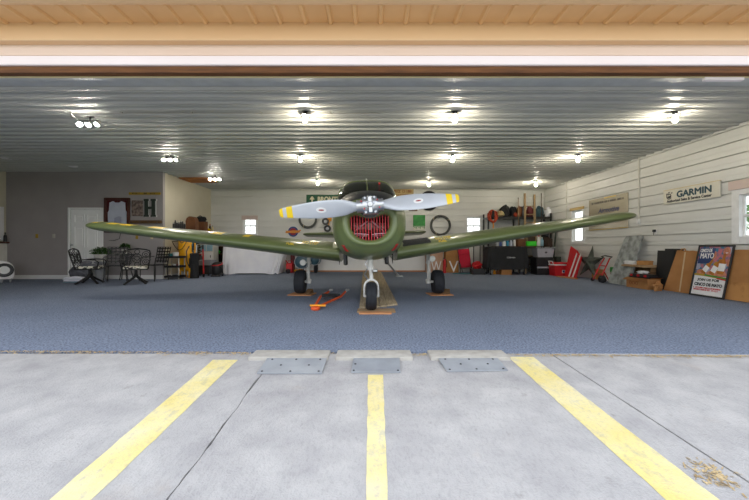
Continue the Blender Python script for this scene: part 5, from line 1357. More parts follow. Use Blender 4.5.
m = MB(); m.box(-.155, .155, -.12, .12, 0, .14, .02, seg=2); m.box(-.165, .165, -.13, .13, .14, .16, .006); m.box(-.12, .12, -.124, -.12, .04, .10); tag(m.build('plastic_tray', M['lime'], loc=(PX(530.7, 11.55), 11.56, TB+.021)), 'bright lime green tray on the dark board', 'tray')
t = thing('picture_frame', 'pale wooden frame standing behind the lime green tray', 'frame', (PX(531.5, 11.8), 11.80, TB+.021)); m = MB()
for (a, b_, c_, d_) in ((-.17, -.13, 0, .36), (.13, .17, 0, .36), (-.13, .13, 0, .04), (-.13, .13, .32, .36)): m.box(a, b_, -.02, .015, c_, d_, .004)
m.build('frame', M['ladderwood'], t, smooth=False); m = MB(); m.box(-.13, .13, 0, .01, .04, .32); m.build('backing', M['darkbrown'], t, smooth=False)
t = thing('drawer_unit', 'black plastic drawer unit between the covered griddle and the cooler', 'drawers', (PX(542, 11.6), 11.62, 0))
m = MB(); m.box(-.28, .28, -.22, .22, 0, .58, .012); m.build('carcass', M['blackplastic'], t)
for k, (z0, z1, k2) in enumerate(((.03, .20, 'blackplastic'), (.215, .27, 'clear'), (.29, .55, 'blackplastic'))):
    m = MB(); m.box(-.26, .26, -.245, -.2, z0, z1, .01); m.box(-.08, .08, -.26, -.245, z1-.03, z1-.012, .004); m.build('drawer', M[k2], t)
t = thing('storage_tote', 'translucent gray storage tote on top of the black drawer unit', 'tote', (PX(543, 11.6), 11.62, .581))
m = MB(); m.loft([[(-.25, -.19, 0), (.25, -.19, 0), (.25, .19, 0), (-.25, .19, 0)], [(-.29, -.22, .30), (.29, -.22, .30), (.29, .22, .30), (-.29, .22, .30)]], cap0=True, cap1=True); bmesh.ops.bevel(m.bm, geom=list(m.bm.edges), offset=.02, segments=2, affect='EDGES'); m.build('tub', M['clear'], t)
m = MB(); m.box(-.31, .31, -.24, .24, .296, .325, .008); m.build('lid', M['graytub'], t); m = MB(); m.box(-.04, .04, -.232, -.21, .15, .17); m.box(-.01, .01, -.232, -.21, .125, .195); m.build('latch', M['blackplastic'], t)
bottle3(538.8, 11.72, TB+.02, .36, .052, M['white'], 'tall white jug behind the gray storage tote', M['red'], None); bottle3(542.0, 11.8, TB+.02, .30, .052, M['lightblue'], 'pale blue jug behind the gray storage tote', M['white'], None)
for k in range(3):
    m = MB(); m.box(-.02, .02, -.14, .14, 0, .30-.03*k, .004); m.box(-.024, .024, -.12, -.09, .02, .25-.03*k); tag(m.build('dark_binder', M['darkbrown'], loc=(PX(550, 11.65)+.055*(k-2), 11.66, TB+.021), smooth=False), ['dark binder leftmost of three beside the pale blue jug', 'dark binder in the middle of three beside the pale blue jug', 'dark binder rightmost of three beside the pale blue jug'][k], 'binder', 'dark binders on the board')
for k, (px, mt_, lab) in enumerate(((491, 'white', 'small white jug on the floor under the left end of the griddle'), (494.5, 'amber', 'small amber jug on the floor under the left end of the griddle'), (497.5, 'brownbox', 'small brown jug on the floor under the left end of the griddle'))): bottle3(px, 11.62, 0, .17, .045, M[mt_], lab, M['blackplastic'], 'jugs under the griddle')
# between the wheels and the rack: tall boxes, folding chair, red cloth, poles
def tallbox(x0, x1, Y, h, mt_, label, dpt=.3):
    t = thing('tall_carton', label, 'box', ((x0+x1)/2, Y, 0), 0, 'tall cartons on the back wall'); w_ = (x1-x0)/2
    m = MB(); m.box(-w_, w_, 0, dpt, 0, h, .006); m.build('carton', mt_, t, smooth=False); m = MB(); m.box(-.03, .03, -.002, dpt+.002, h-.1, h+.002); m.build('packing_tape', M['tape'], t, smooth=False)
    return t, w_
t, w_ = tallbox(PX(426.5, 12.3), PX(443.2, 12.3), 12.35, 1.0, M['cardpink'], 'tall pinkish carton with white strokes, left of two by the right main wheel')
m = MB(); add_text(m, 'W', .36, .38, on_back(.06, -.003, .22)); m.build('lettering', M['white'], t, smooth=False)
t, w_ = tallbox(PX(446, 12.3), PX(459, 12.3), 12.35, 1.02, M['cardboard'], 'tall brown carton with a white V stroke, right of two by the right main wheel')
m = MB(); add_text(m, 'V', .34, .40, on_back(.05, -.003, .22)); m.build('lettering', M['white'], t, smooth=False)
t = thing('fire_extinguisher', 'slim red cylinder standing between the two tall cartons', 'extinguisher', (PX(444.5, 12.2), 12.2, 0)); m = MB(); m.lathe([(0, 0), (.055, 0), (.055, .42), (.03, .48), (.015, .5), (0, .5)], 16); m.build('cylinder', M['red'], t)
m = MB(); m.box(-.05, .03, -.015, .015, .505, .53, .004); m.tube([(.03, 0, .5), (.08, -.02, .4), (.07, -.02, .2)], .012, 8); m.build('valve', M['black'], t)
t = thing('camp_chair', 'folded red fabric chair on a black frame by the back wall', 'chair', (PX(466.5, 12.1), 12.1, 0))
CM = Matrix.Rotation(R(-10), 4, 'X') @ Matrix.Rotation(R(-5), 4, 'Y')
m = MB(); m.box(-.19, .19, -.03, .0, .2, .86, .012, seg=2, mtx=CM); m.box(-.20, .20, -.05, .01, .66, .80, .02, seg=2, mtx=CM); m.build('fabric', M['redcloth'], t)
for x in (-.2, .2):
    m = MB(); m.tube([(x, .01, .02), (x, .01, .9)], .013, 8, mtx=CM); m.build('leg', M['black'], t)
    m = MB(); m.tube([(x*.9, -.20, .0+.02), (x*.95, .02, .45)], .012, 8, mtx=CM); m.build('leg', M['black'], t)
m = MB(); m.tube([(-.2, .0, .18), (.2, 0.0, .18)], .012, mtx=CM); m.build('brace', M['black'], t)
pole(473.5, 0, 473.7, 12.15, 12.4, 1.25, .018, M['black'], 'dark pole just right of the red folded chair'); pole(480, 0, 480.2, 12.2, 12.45, 1.25, .018, M['black'], 'dark pole standing over the red cloth heap')
m = MB(); m.blob((0, 0, .10), (.15, .14, .14), .5, 4.5, 44, flat=0.0); m.tube([(-.12, -.08, .16), (0, -.11, .20), (.1, -.08, .17)], .014); tag(m.build('red_tarp', M['red'], loc=(PX(476.8, 11.68), 11.66, .191), angle=60), 'bright red cloth heap left of the covered griddle', 'cloth')
t = box_open('storage_bin', 'low black bin under the red cloth heap', (PX(477.3, 11.68), 11.66, 0), .42, .34, .19, M['blackplastic'], 0, False, 'bin')
m = MB(); m.tube([(-.25, 0, .012), (.0, .05, .012), (.2, -.03, .012), (.35, .03, .012)], .012, 6); tag(m.build('green_hose', M['tealplastic'], loc=(PX(459, 11.9), 11.75, 0)), 'short green hose on the carpet in front of the red chair', 'hose')

# ------------------------------------------------------------------ sheet-covered thing, teal machine by the back wall
t = thing('covered_cart', 'long bulky thing under a white sheet, by the back wall', 'covered furniture', (PX(257, 11.9), 11.95, 0))
m = MB(); loops = []; H_ = 1.02
for j in range(22):
    k = j/21; z = H_*(1-k)+.015*k; l = []
    for i in range(120):
        a = 2*math.pi*i/120; ca, sa = math.cos(a), math.sin(a)
        hwid = 1.08+.03*k-(.32*k if ca > 0 else .0); x = hwid*sgp(ca, .3); y = (.38+.05*k)*sgp(sa, .3)
        fold = k*(.05*math.sin(a*19+3*noise.noise(Vector((a*2, 0, 0))))+.06*noise.noise(Vector((ca*4, sa*4, k*1.2))))
        l.append(Vector((x*(1+fold*.35), y*(1+fold*1.2), max(.004, z+(.05*noise.noise(Vector((x*1.5, 3, 0)))) * (1-k)+(.03*math.sin(a*7)*k*k)))))
    loops.append(l)
tl_ = [Vector((v.x*.93, v.y*.88, v.z+.02)) for v in loops[0]]
m.loft([tl_]+loops, cap0=True); sh = m.build('sheet', M['whitecloth'], t, angle=70)
m = MB(); m.box(-.95, .66, -.30, .30, .06, .98, .02); m.build('frame', M['darkbrown'], t, smooth=False)
t = thing('gas_can', 'red can on the floor between the white sheet and the teal machine', 'can', (PX(289.8, 12.1), 12.12, 0))
m = MB(); m.box(-.11, .11, -.14, .14, .02, .36, .03, seg=2); m.box(-.08, .08, -.145, .145, .1, .28, .01); m.build('body', M['red'], t); m = MB(); m.tube([(-.09, 0, .355), (-.06, 0, .43), (.06, 0, .43), (.09, 0, .355)], .015, 8); m.cyl((-.07, -.08, .35), (-.12, -.10, .46), .018); m.build('handle', M['red'], t)
m = MB(); m.lathe([(0, -.03), (.06, -.03), (.08, -.015), (.08, .015), (.06, .03), (0, .03)], 18, mtx=Matrix.Translation((-.02, -.18, .083)) @ Matrix.Rotation(R(90), 4, 'X')); m.build('wheel', M['rubber'], t)
m = MB(); m.box(-.07, .07, -.06, .06, 0, .80, .01); m.box(-.08, .08, -.07, .07, .80, .84, .008); m.box(-.08, .08, -.07, .07, 0, .05, .006); tag(m.build('maroon_post', M['maroon'], loc=(PX(292.5, 12.6), 12.65, 0), smooth=False), 'maroon post standing right of the red can', 'post')
t = thing('garden_tractor', 'rounded teal machine with dark wheels behind the left main gear', 'tractor', (PX(307.5, 12.1), 12.15, 0))
def dome(cx3, r, y0, y1):
    m = MB(); mt = Matrix.Translation((cx3, y0, 0)) @ Matrix.Rotation(R(90), 4, 'X'); return m, mt
for cx3, cz, r, nm in ((-.20, .40, .25, 'fender'), (.26, .47, .19, 'fender')):
    m = MB(); mt = Matrix.Translation((cx3, 0, cz)) @ Matrix.Rotation(R(90), 4, 'X'); m.lathe([(0, -.2), (r, -.2), (r*1.02, .02), (r*.98, .12), (r*.8, .2), (r*.45, .235), (0, .245)], 28, mtx=mt); f_ = m.build(nm, M['teal'], t)
    m = MB(); m.torus((cx3, -.14, cz), r*.92, .012, 'Y', 28, 6); m.build('trim_band', M['steel'], f_)
m = MB(); m.box(-.14, .20, -.18, .30, .30, .60, .08, seg=3); m.box(-.1, .16, -.2, -.18, .34, .54, .01); m.build('hood', M['teal'], t)
for cx3 in (-.24, .27):
    m = MB(); m.lathe(tyre(.17, .12, .08), 28, mtx=Matrix.Translation((cx3, .10, .172)) @ Matrix.Rotation(R(90), 4, 'Y')); m.lathe([(0, -.03), (.085, -.03), (.085, .03), (0, .03)], 18, mtx=Matrix.Translation((cx3, .10, .172)) @ Matrix.Rotation(R(90), 4, 'Y')); m.build('wheel', M['rubber'], t)
m = MB(); m.box(-.42, -.12, -.26, -.20, .07, .14, .02, seg=2); m.tube([(-.3, -.2, .1), (-.2, -.05, .2)], .02, 8); m.build('bumper', M['amber'], t)

# ------------------------------------------------------------------ left corner: shelf, tank, tools
t = thing('wall_shelf', 'long dark shelf fixed high along the beige side wall', 'shelf', (-5.77, 11.2, 1.43))
m = MB(); m.box(-.20, .27, -1.2, 1.3, 0, .035, .004); m.build('shelf_board', M['darkbrown'], t, smooth=False)
for y in (-1.0, 0, 1.1):
    m = MB(); m.box(-.205, -.185, y-.02, y+.02, -.22, 0); m.tube([(-.19, y, -.2), (.15, y, -.01)], .012, 6); m.build('bracket', M['black'], t)
SZ = 1.466
for k in range(7):
    px = 173.5+1.85*k; Y = 10.12+.02*k; h = .15+.03*((k*5) % 3)
    t = thing('spray_can', 'dark can in the row of seven on the high shelf above the yellow tank', 'can', (PX(px, Y), Y, SZ), 0, 'row of dark cans on the high shelf')
    m = MB(); m.lathe([(0, 0), (.023, 0), (.0245, .01), (.0245, h-.03), (.018, h-.01), (0, h-.01)], 14); m.build('body', M['black'], t); m = MB(); m.lathe([(0, h-.01), (.018, h-.01), (.018, h+.03), (0, h+.03)], 10); m.build('cap', M['darksteel' if k % 2 else 'porcelain'], t)
Y = 11.15
m = MB(); q = [(-.15, 0), (.15, 0), (.15, .28), (.12, .38), (.05, .43), (-.05, .43), (-.12, .38), (-.15, .28)]; m.prism(q, -.12, .12); m.prism([(x*.8, .02+z*.88) for x, z in q], -.13, -.12); tag(m.build('rounded_case', M['brownbox'], loc=(PX(192.3, Y), Y, SZ+.001), smooth=False), 'brown round-topped case on the high shelf', 'case')
Y = 11.7
box_open('cardboard_box', 'dark brown box with a black bag on it, on the high shelf', (PX(201.5, Y), Y, SZ), .30, .28, .30, M['brownbox'], 0, False)
m = MB(); m.box(-.15, .15, -.14, .14, 0, .02, .004); m.blob((0, 0, .09), (.17, .14, .10), .4, 4, 51, flat=.015); m.tube([(-.1, -.08, .15), (0, -.1, .21), (.1, -.08, .15)], .012); tag(m.build('duffel_bag', M['blackfab'], loc=(PX(201.5, Y), Y, SZ+.302)), 'black bag lying on the dark brown box on the high shelf', 'bag')
for k, (px, c, h) in enumerate(((207.5, 'white', .24), (210, 'darkbrown', .26), (212.5, 'cream', .2))): bottle3(px, 12.15, SZ, h, .035, M[c], ['white bottle at the far end of the high shelf', 'dark bottle between the white and cream ones on the high shelf', 'cream bottle last on the high shelf'][k], M['black'] if k != 1 else M['red'], 'bottles on the high shelf')
m = MB(); m.blob((0, 0, .05), (.07, .06, .05), .3, 4, 53, flat=0.0); m.lathe([(0, 0), (.075, 0), (.08, .012), (0, .02)], 16); tag(m.build('yellow_hat', M['yellow'], loc=(PX(206.5, 11.85), 11.99, SZ+.001)), 'yellow cap between the black bag and the bottles on the high shelf', 'cap')
# yellow tank
t = thing('air_tank', 'tall yellow air tank by the beige wall, partly behind the black shelf cart', 'tank', (PX(187.6, 10.55), 10.55, 0))
m = MB(); m.lathe([(0, .17), (.12, .18), (.21, .215), (.25, .28), (.25, 1.12), (.21, 1.20), (.12, 1.25), (0, 1.265)], 32); m.torus((0, 0, .28), .25, .006, 'Z', 32, 6); m.torus((0, 0, 1.12), .25, .006, 'Z', 32, 6); m.build('tank', M['yellowtank'], t)
for k in range(4):
    a = math.pi/4+k*math.pi/2; m = MB(); m.box(.19, .235, -.04, .04, 0.0, .30, .006, mtx=Matrix.Rotation(a, 4, 'Z')); m.box(.18, .27, -.05, .05, 0, .012, mtx=Matrix.Rotation(a, 4, 'Z')); m.build('leg', M['yellowtank'], t, smooth=False)
m = MB(); m.lathe([(0, 1.26), (.03, 1.26), (.03, 1.32), (.05, 1.33), (.05, 1.37), (0, 1.37)], 16); m.build('valve', M['darksteel'], t)
m = MB(); pts = []
for k in range(15): u = k/14; pts.append((-.30+.44*u, -.30, 1.08-.26*math.sin(math.pi*u)+.02*u))
m.tube([(-.20, -.16, 1.10)]+pts+[(.16, -.19, 1.08)], .010, 8); m.build('air_hose', M['black'], t)
# black shelf cart
t = thing('shelf_cart', 'black three-tier shelf cart with white posts in front of the yellow tank', 'cart', (PX(175.2, 10.02), 10.02, 0))
for z in (.04, .33, .60):
    m = MB(); m.box(-.215, .215, -.17, .17, z, z+.03, .006); m.box(-.22, .22, -.175, -.165, z, z+.06); m.box(-.22, .22, .165, .175, z, z+.06); m.box(-.22, -.21, -.175, .175, z, z+.06); m.box(.21, .22, -.175, .175, z, z+.06); m.build('tray', M['blackplastic'], t, smooth=False)
for x in (-.19, .19):
    for y in (-.15, .15):
        m = MB(); m.cyl((x, y, .0), (x, y, .62), .016, n=12); m.build('post', M['porcelain'], t)
for k, (x, c, h, r, lab) in enumerate(((-.12, 'tealplastic', .09, .065, 'teal tub on the top tray of the shelf cart'), (.03, 'white', .12, .08, 'white tub on the top tray of the shelf cart'))):
    m = MB(); m.lathe([(0, 0), (r*.85, 0), (r, h), (r*1.06, h), (r*1.06, h+.015), (0, h+.015)], 20); tag(m.build('tub', M[c], loc=(PX(175.2, 10.02)+x, 10.0, .631)), lab, 'tub', 'tubs on the shelf cart')
for k, (x, c, lab) in enumerate(((-.12, 'cream', 'cream cup left on the middle tray of the shelf cart'), (.02, 'white', 'white cup in the middle of the middle tray of the shelf cart'), (.12, 'maroon', 'maroon cup right on the middle tray of the shelf cart'))):
    m = MB(); m.lathe([(0, 0), (.035, 0), (.045, .07), (.040, .07), (.032, .01), (0, .01)], 16); tag(m.build('cup', M[c], loc=(PX(175.2, 10.02)+x, 9.95, .361)), lab, 'cup', 'cups on the shelf cart')
# golf-bag-like tool caddy
t = thing('golf_bag', 'black bag of long handles with a cyan grip, right of the yellow tank', 'bag', (PX(194.5, 10.2), 10.2, 0))
m = MB(); m.lathe([(0, 0), (.12, 0), (.13, .03), (.11, .2), (.12, .55), (.13, .72), (.10, .74), (0, .70)], 20); m.box(-.05, .05, -.15, -.1, .12, .42, .02, seg=2); m.box(-.13, -.09, -.08, .08, .3, .6, .02, seg=2); m.build('body', M['blackfab'], t)
for k, (x, y, c, h) in enumerate(((-.05, 0, 'cyan', 1.18), (.04, .03, 'darksteel', 1.10), (.0, -.05, 'black', 1.05), (.07, -.02, 'steel', .98), (-.08, .04, 'black', 1.0))):
    m = MB(); m.tube([(x*.6, y*.6, .5), (x, y, h-.2)], .008, 6); m.tube([(x, y, h-.22), (x*1.1, y, h)], .02, 8); m.build('handle', M[c], t)
m = MB(); m.tube([(-.10, -.10, .95), (-.16, -.14, .8), (-.15, -.14, .5), (-.10, -.12, .35)], .014, 8); m.build('strap', M['black'], t)
# more gear: hanging hoses, gray tub, red pole, white cabinet, shop vac, bookcase
t = thing('garden_sprayer', 'black sprayer with coiled hose between the golf bag and the gray tub', 'sprayer', (PX(199.3, 11.5), 11.55, 0))
m = MB(); m.lathe([(0, 0), (.10, 0), (.11, .04), (.11, .5), (.08, .6), (.03, .64), (0, .66)], 20); m.build('tank', M['blackplastic'], t)
m = MB(); pts = [(.09*math.cos(i*.5), -.03+.05*math.sin(i*.5)-.05, .62+.012*i) for i in range(40)]; m.tube(pts, .014, 6); m.build('hose', M['black'], t)
m = MB(); m.box(-.06, .06, -.02, .02, .66, .69, .008); m.build('handle', M['red'], t)
t = thing('utility_tub', 'gray tub on a black wheeled base, behind the red pole', 'tub', (PX(206, 11.05), 11.08, 0))
m = MB(); m.box(-.17, .17, -.16, .16, .05, .34, .02, seg=2); m.box(-.18, .18, -.17, .17, .30, .34, .008); m.build('base', M['blackplastic'], t)
m = MB(); m.loft([[(-.19, -.17, .342), (.19, -.17, .342), (.19, .17, .342), (-.19, .17, .342)], [(-.24, -.21, .50), (.24, -.21, .50), (.24, .21, .50), (-.24, .21, .50)], [(-.22, -.19, .50), (.22, -.19, .50), (.22, .19, .50), (-.22, .19, .50)], [(-.17, -.15, .36), (.17, -.15, .36), (.17, .15, .36), (-.17, .15, .36)]], cap0=True, cap1=True); m.build('tub', M['graytub'], t, smooth=False)
for x in (-.14, .14):
    for y in (-.13, .13):
        m = MB(); m.lathe([(0, -.015), (.025, -.015), (.03, 0), (.025, .015), (0, .015)], 12, mtx=Matrix.Translation((x, y, .03)) @ Matrix.Rotation(R(90), 4, 'Y')); m.build('caster', M['rubber'], t)
t = thing('red_pole', 'upright red pole in front of the gray tub', 'pole', (PX(203.6, 10.6), 10.6, 0)); m = MB(); m.tube([(.0, 0, .10), (-.03, .02, .85)], .022, 10); m.build('shaft', M['red'], t); m = MB(); m.tube([(-.03, .02, .85), (-.035, .023, .98)], .024, 10); m.tube([(0, 0, 0), (0, 0, .10)], .026, 10); m.build('grip', M['black'], t)
t = thing('white_cabinet', 'white cabinet with two small panes behind the gray tub', 'cabinet', (PX(208.5, 11.9), 11.95, 0)); m = MB(); m.box(-.24, .24, -.2, .2, 0, 1.02, .01); m.build('body', M['offwhite'], t, smooth=False)
for (z0, z1) in ((.08, .42), (.46, .74)):
    m = MB(); m.box(-.21, .21, -.215, -.2, z0, z1, .006); d_ = m.build('door', M['white'], t, smooth=False); m = MB(); m.box(.14, .16, -.235, -.215, z0+.1, z1-.1, .004); m.build('handle', M['darksteel'], d_)
m = MB(); m.box(-.21, -.01, -.212, -.2, .78, .99, .006); m.box(.01, .21, -.212, -.2, .78, .99, .006); m.build('pane', M['lightblue'], t, smooth=False)
t = thing('shop_vacuum', 'black shop vacuum with a red handle left of the white sheet', 'vacuum cleaner', (PX(217.5, 10.85), 10.85, 0))
m = MB(); m.lathe([(0, .05), (.14, .05), (.16, .08), (.17, .30), (.165, .32), (0, .32)], 24); m.build('drum', M['blackplastic'], t)
m = MB(); m.lathe([(0, .32), (.175, .322), (.175, .35), (.15, .40), (.09, .44), (0, .45)], 24); m.build('motor_head', M['black'], t)
m = MB(); m.tube([(-.16, -.06, .34), (-.05, -.17, .345), (.08, -.16, .35), (.16, -.06, .38), (.15, .02, .42)], .018, 8); m.build('handle', M['red'], t)
m = MB(); m.tube([(.12, -.1, .30), (.20, -.14, .26), (.21, -.1, .10), (.12, -.2, .03), (-.1, -.24, .03)], .022, 8); m.build('hose', M['black'], t)
for k in range(4):
    a = math.pi/4+k*math.pi/2; m = MB(); m.lathe([(0, -.015), (.03, -.015), (.035, 0), (.03, .015), (0, .015)], 12, mtx=Matrix.Translation((.15*math.cos(a), .15*math.sin(a), .035)) @ Matrix.Rotation(R(90), 4, 'X')); m.build('caster', M['rubber'], t)
t = thing('bookcase', 'dark brown open bookcase between the white cabinet and the white sheet', 'bookcase', (PX(219.5, 12.4), 12.5, 0)); m = MB()
m.box(-.26, -.235, -.2, .2, 0, .944); m.box(.235, .26, -.2, .2, 0, .944); m.box(-.235, .235, .18, .2, 0, .944); m.build('carcass', M['darkbrown'], t, smooth=False)
for z in (.05, .35, .65, .92):
    m = MB(); m.box(-.235, .235, -.19, .18, z, z+.025); m.build('shelf', M['brownbox'], t, smooth=False)
m = MB(); m.box(-.06, .06, -.05, .05, 0, .10, .015); m.prism([(-.06, .10), (.10, .06), (.02, .16)], -.03, .03); tag(m.build('green_toy', M['lime'], loc=(PX(217, 12.35), 12.4, .676)), 'small bright green thing on the dark brown bookcase', 'toy')
for k in range(3):
    m = MB(); m.box(-.09, .09, -.12, .12, 0, .13, .008); m.box(-.095, .095, -.125, .125, .10, .135, .004); tag(m.build('storage_box', M['lightblue' if k != 1 else 'tealplastic'], loc=(PX(214.5+5.4*k, 12.4), 12.5, .947), smooth=False), ['pale blue box leftmost of three on the bookcase', 'teal box in the middle of three on the bookcase', 'pale blue box rightmost of three on the bookcase'][k], 'box', 'boxes on top of the bookcase')

# ------------------------------------------------------------------ patio set by the white door
def legs_curve(x0, y0, x1, y1, h, r=.012): return [(x0, y0, h), (x0+(x1-x0)*.3, y0+(y1-y0)*.3, h*.66), (x0+(x1-x0)*.35, y0+(y1-y0)*.35, h*.35), (x1, y1, .006)]
def swivel_chair(label, loc, rz):
    t = thing('swivel_chair', label, 'chair', loc, rz, 'wrought iron swivel chairs')
    m = MB()
    for k in range(4):
        a = math.pi/4+k*math.pi/2; m.tube([(0, 0, .26), (.05*math.cos(a), .05*math.sin(a), .17), (.16*math.cos(a), .16*math.sin(a), .10), (.30*math.cos(a), .30*math.sin(a), .018)], [.03, .03, .026, .022], 8); m.blob((.30*math.cos(a), .30*math.sin(a), .02), (.035, .035, .02), 0, sub=2)
    m.cyl((0, 0, .20), (0, 0, .36), .035); m.build('pedestal', M['black'], t)
    m = MB(); m.box(-.25, .25, -.25, .22, .355, .375, .008); m.tube([(-.26, -.26, .37), (.26, -.26, .37), (.25, .23, .37), (-.25, .23, .37)], .014, 8, closed=True); m.build('seat_frame', M['black'], t)
    m = MB(); m.box(-.245, .245, -.26, .2, .378, .445, .028, seg=3); m.build('cushion', M['floral'], t)
    BM = Matrix.Translation((0, .22, .38)) @ Matrix.Rotation(R(-14), 4, 'X')
    out = [(-.24, 0, 0), (-.275, 0, .18), (-.29, 0, .38), (-.27, 0, .46), (-.18, 0, .49), (0, 0, .515), (.18, 0, .49), (.27, 0, .46), (.29, 0, .38), (.275, 0, .18), (.24, 0, 0)]
    m = MB(); m.tube(out, .018, 8, mtx=BM); m.tube([(-.25, 0, .04), (.25, 0, .04)], .012, 8, mtx=BM); m.build('back_frame', M['black'], t)
    m = MB()
    m.torus((0, 0, .26), .11, .010, 'Y', 24, 6, mtx=BM); m.torus((0, 0, .26), .05, .010, 'Y', 18, 6, mtx=BM)
    for k in range(8): a = k*math.pi/4; m.tube([(.05*math.cos(a), 0, .26+.05*math.sin(a)), (.11*math.cos(a), 0, .26+.11*math.sin(a))], .008, 6, mtx=BM)
    for sx in (-1, 1):
        m.torus((sx*.19, 0, .36), .075, .009, 'Y', 18, 6, mtx=BM); m.torus((sx*.19, 0, .16), .07, .009, 'Y', 18, 6, mtx=BM); m.torus((sx*.19, 0, .36), .03, .009, 'Y', 14, 6, mtx=BM); m.torus((sx*.19, 0, .16), .03, .009, 'Y', 14, 6, mtx=BM)
        m.tube([(sx*.11, 0, .26), (sx*.27, 0, .27)], .008, 6, mtx=BM)
    m.torus((0, 0, .43), .055, .009, 'Y', 18, 6, mtx=BM); m.torus((0, 0, .10), .05, .009, 'Y', 18, 6, mtx=BM); m.build('scrollwork', M['black'], t)
    for sx in (-1, 1):
        m = MB(); m.tube([(sx*.28, .16, .60), (sx*.31, .0, .61), (sx*.31, -.2, .60), (sx*.29, -.26, .54), (sx*.27, -.22, .38)], .015, 8); m.build('armrest', M['black'], t)
    return t
swivel_chair('black wrought iron swivel chair with scrollwork back and patterned cushion, right of the plants', (PX(136, 8.62), 8.62, 0), R(30))
swivel_chair('black wrought iron swivel chair turned sideways in front of the white door', (PX(90, 8.7), 8.7, 0), R(112))
def lattice_chair(label, loc, rz):
    t = thing('lattice_chair', label, 'chair', loc, rz, 'black lattice-back patio chairs')
    for (x, y) in ((-.22, -.22), (.22, -.22), (-.20, .22), (.20, .22)):
        m = MB(); m.tube(legs_curve(x, y, x*1.15, y*1.1, .43), .011, 8); m.build('leg', M['black'], t)
    m = MB(); m.tube([(-.23, -.23, .43), (.23, -.23, .43), (.21, .23, .43), (-.21, .23, .43)], .012, 8, closed=True)
    for k in range(5): u = -.18+.09*k; m.box(u-.014, u+.014, -.22, .22, .425, .432); m.box(-.21, .21, u-.014, u+.014, .428, .436)
    m.build('seat', M['black'], t)
    BM = Matrix.Translation((0, .22, .43)) @ Matrix.Rotation(R(-12), 4, 'X')
    m = MB(); m.tube([(-.21, 0, 0), (-.22, 0, .50), (.22, 0, .50), (.21, 0, 0)], .013, 8, mtx=BM)
    for k in range(4): u = -.135+.09*k; m.box(u-.012, u+.012, -.005, .005, .06, .50, mtx=BM)
    for k in range(5): z = .10+.09*k; m.box(-.215, .215, -.008, .002, z-.014, z+.014, mtx=BM)
    m.build('backrest', M['black'], t)
    for sx in (-1, 1):
        m = MB(); m.tube([(sx*.22, .20, .66), (sx*.25, -.05, .66), (sx*.25, -.20, .63), (sx*.23, -.22, .43)], .012, 8); m.build('armrest', M['black'], t)
    return t
lattice_chair('black lattice-back patio chair between the two potted plants', (PX(116.5, 9.08), 9.08, 0), R(30))
lattice_chair('black lattice-back patio chair by the wall corner, turned toward the plants', (PX(154.5, 9.42), 9.42, 0), R(-14))
t = thing('patio_table', 'round black iron patio table carrying the smaller potted plant', 'table', (PX(125, 9.66), 9.66, 0))
m = MB(); m.lathe([(0, .70), (.21, .70), (.225, .71), (.225, .725), (.21, .728), (0, .728)], 32); m.torus((0, 0, .705), .22, .010, 'Z', 32, 6); m.build('tabletop', M['black'], t)
for k in range(3):
    a = .5+k*2*math.pi/3; m = MB(); m.tube([(.15*math.cos(a), .15*math.sin(a), .70), (.10*math.cos(a), .10*math.sin(a), .42), (.16*math.cos(a), .16*math.sin(a), .18), (.2*math.cos(a), .2*math.sin(a), .006)], .012, 8); m.build('leg', M['black'], t)
m = MB(); m.torus((0, 0, .42), .10, .008, 'Z', 20, 6); m.build('brace', M['black'], t)
def plant(label, loc, r, h, rad, hl, seed, n):
    t = thing('potted_plant', label, 'plant', loc, 0, 'potted plants by the patio chairs')
    m = MB(); m.lathe([(0, 0), (r*.78, 0), (r*.95, h*.9), (r, h*.9), (r, h), (r*.86, h), (r*.8, h*.85), (0, h*.85)], 22); m.build('pot', M['pot'], t)
    m = MB(); rs = random.Random(seed)
    for k in range(n):
        a = rs.random()*6.283; el = rs.uniform(.1, 1.5); l = rs.uniform(.5, 1.)
        b = Vector((math.cos(a)*math.cos(el)*rad*l, math.sin(a)*math.cos(el)*rad*l, h*.9+math.sin(el)*hl*l)); s_ = rs.uniform(.018, .034)
        d = Vector((math.cos(a), math.sin(a), rs.uniform(-.4, .5))).normalized(); u = d.orthogonal().normalized()
        m.raw([b-d*s_*.4, b+u*s_*.5+d*s_*.5, b+d*s_*1.6, b-u*s_*.5+d*s_*.5], [(0, 1, 2, 3)])
        if k % 6 == 0: m.tube([(0, 0, h*.8), tuple(b*.5+Vector((0, 0, h*.45))), tuple(b)], .004, 4)
    m.build('foliage', M['leaf'], t, smooth=False)
plant('bushy plant in a wide white pot in front of the white door', (PX(100.5, 9.58), 9.58, .52), .155, .20, .27, .22, 4, 420)
plant('small bushy plant in a white pot on the round patio table', (PX(125, 9.66), 9.66, .729), .085, .16, .13, .15, 8, 240)
t = thing('plant_stand', 'pale gray round stand holding the wide white pot', 'stand', (PX(100.5, 9.58), 9.58, 0))
m = MB(); m.lathe([(0, 0), (.13, 0), (.13, .03), (.11, .05), (.11, .46), (.15, .49), (.15, .515), (0, .515)], 24); m.torus((0, 0, .05), .113, .008, 'Z', 24, 6); m.build('column', M['graytub'], t)
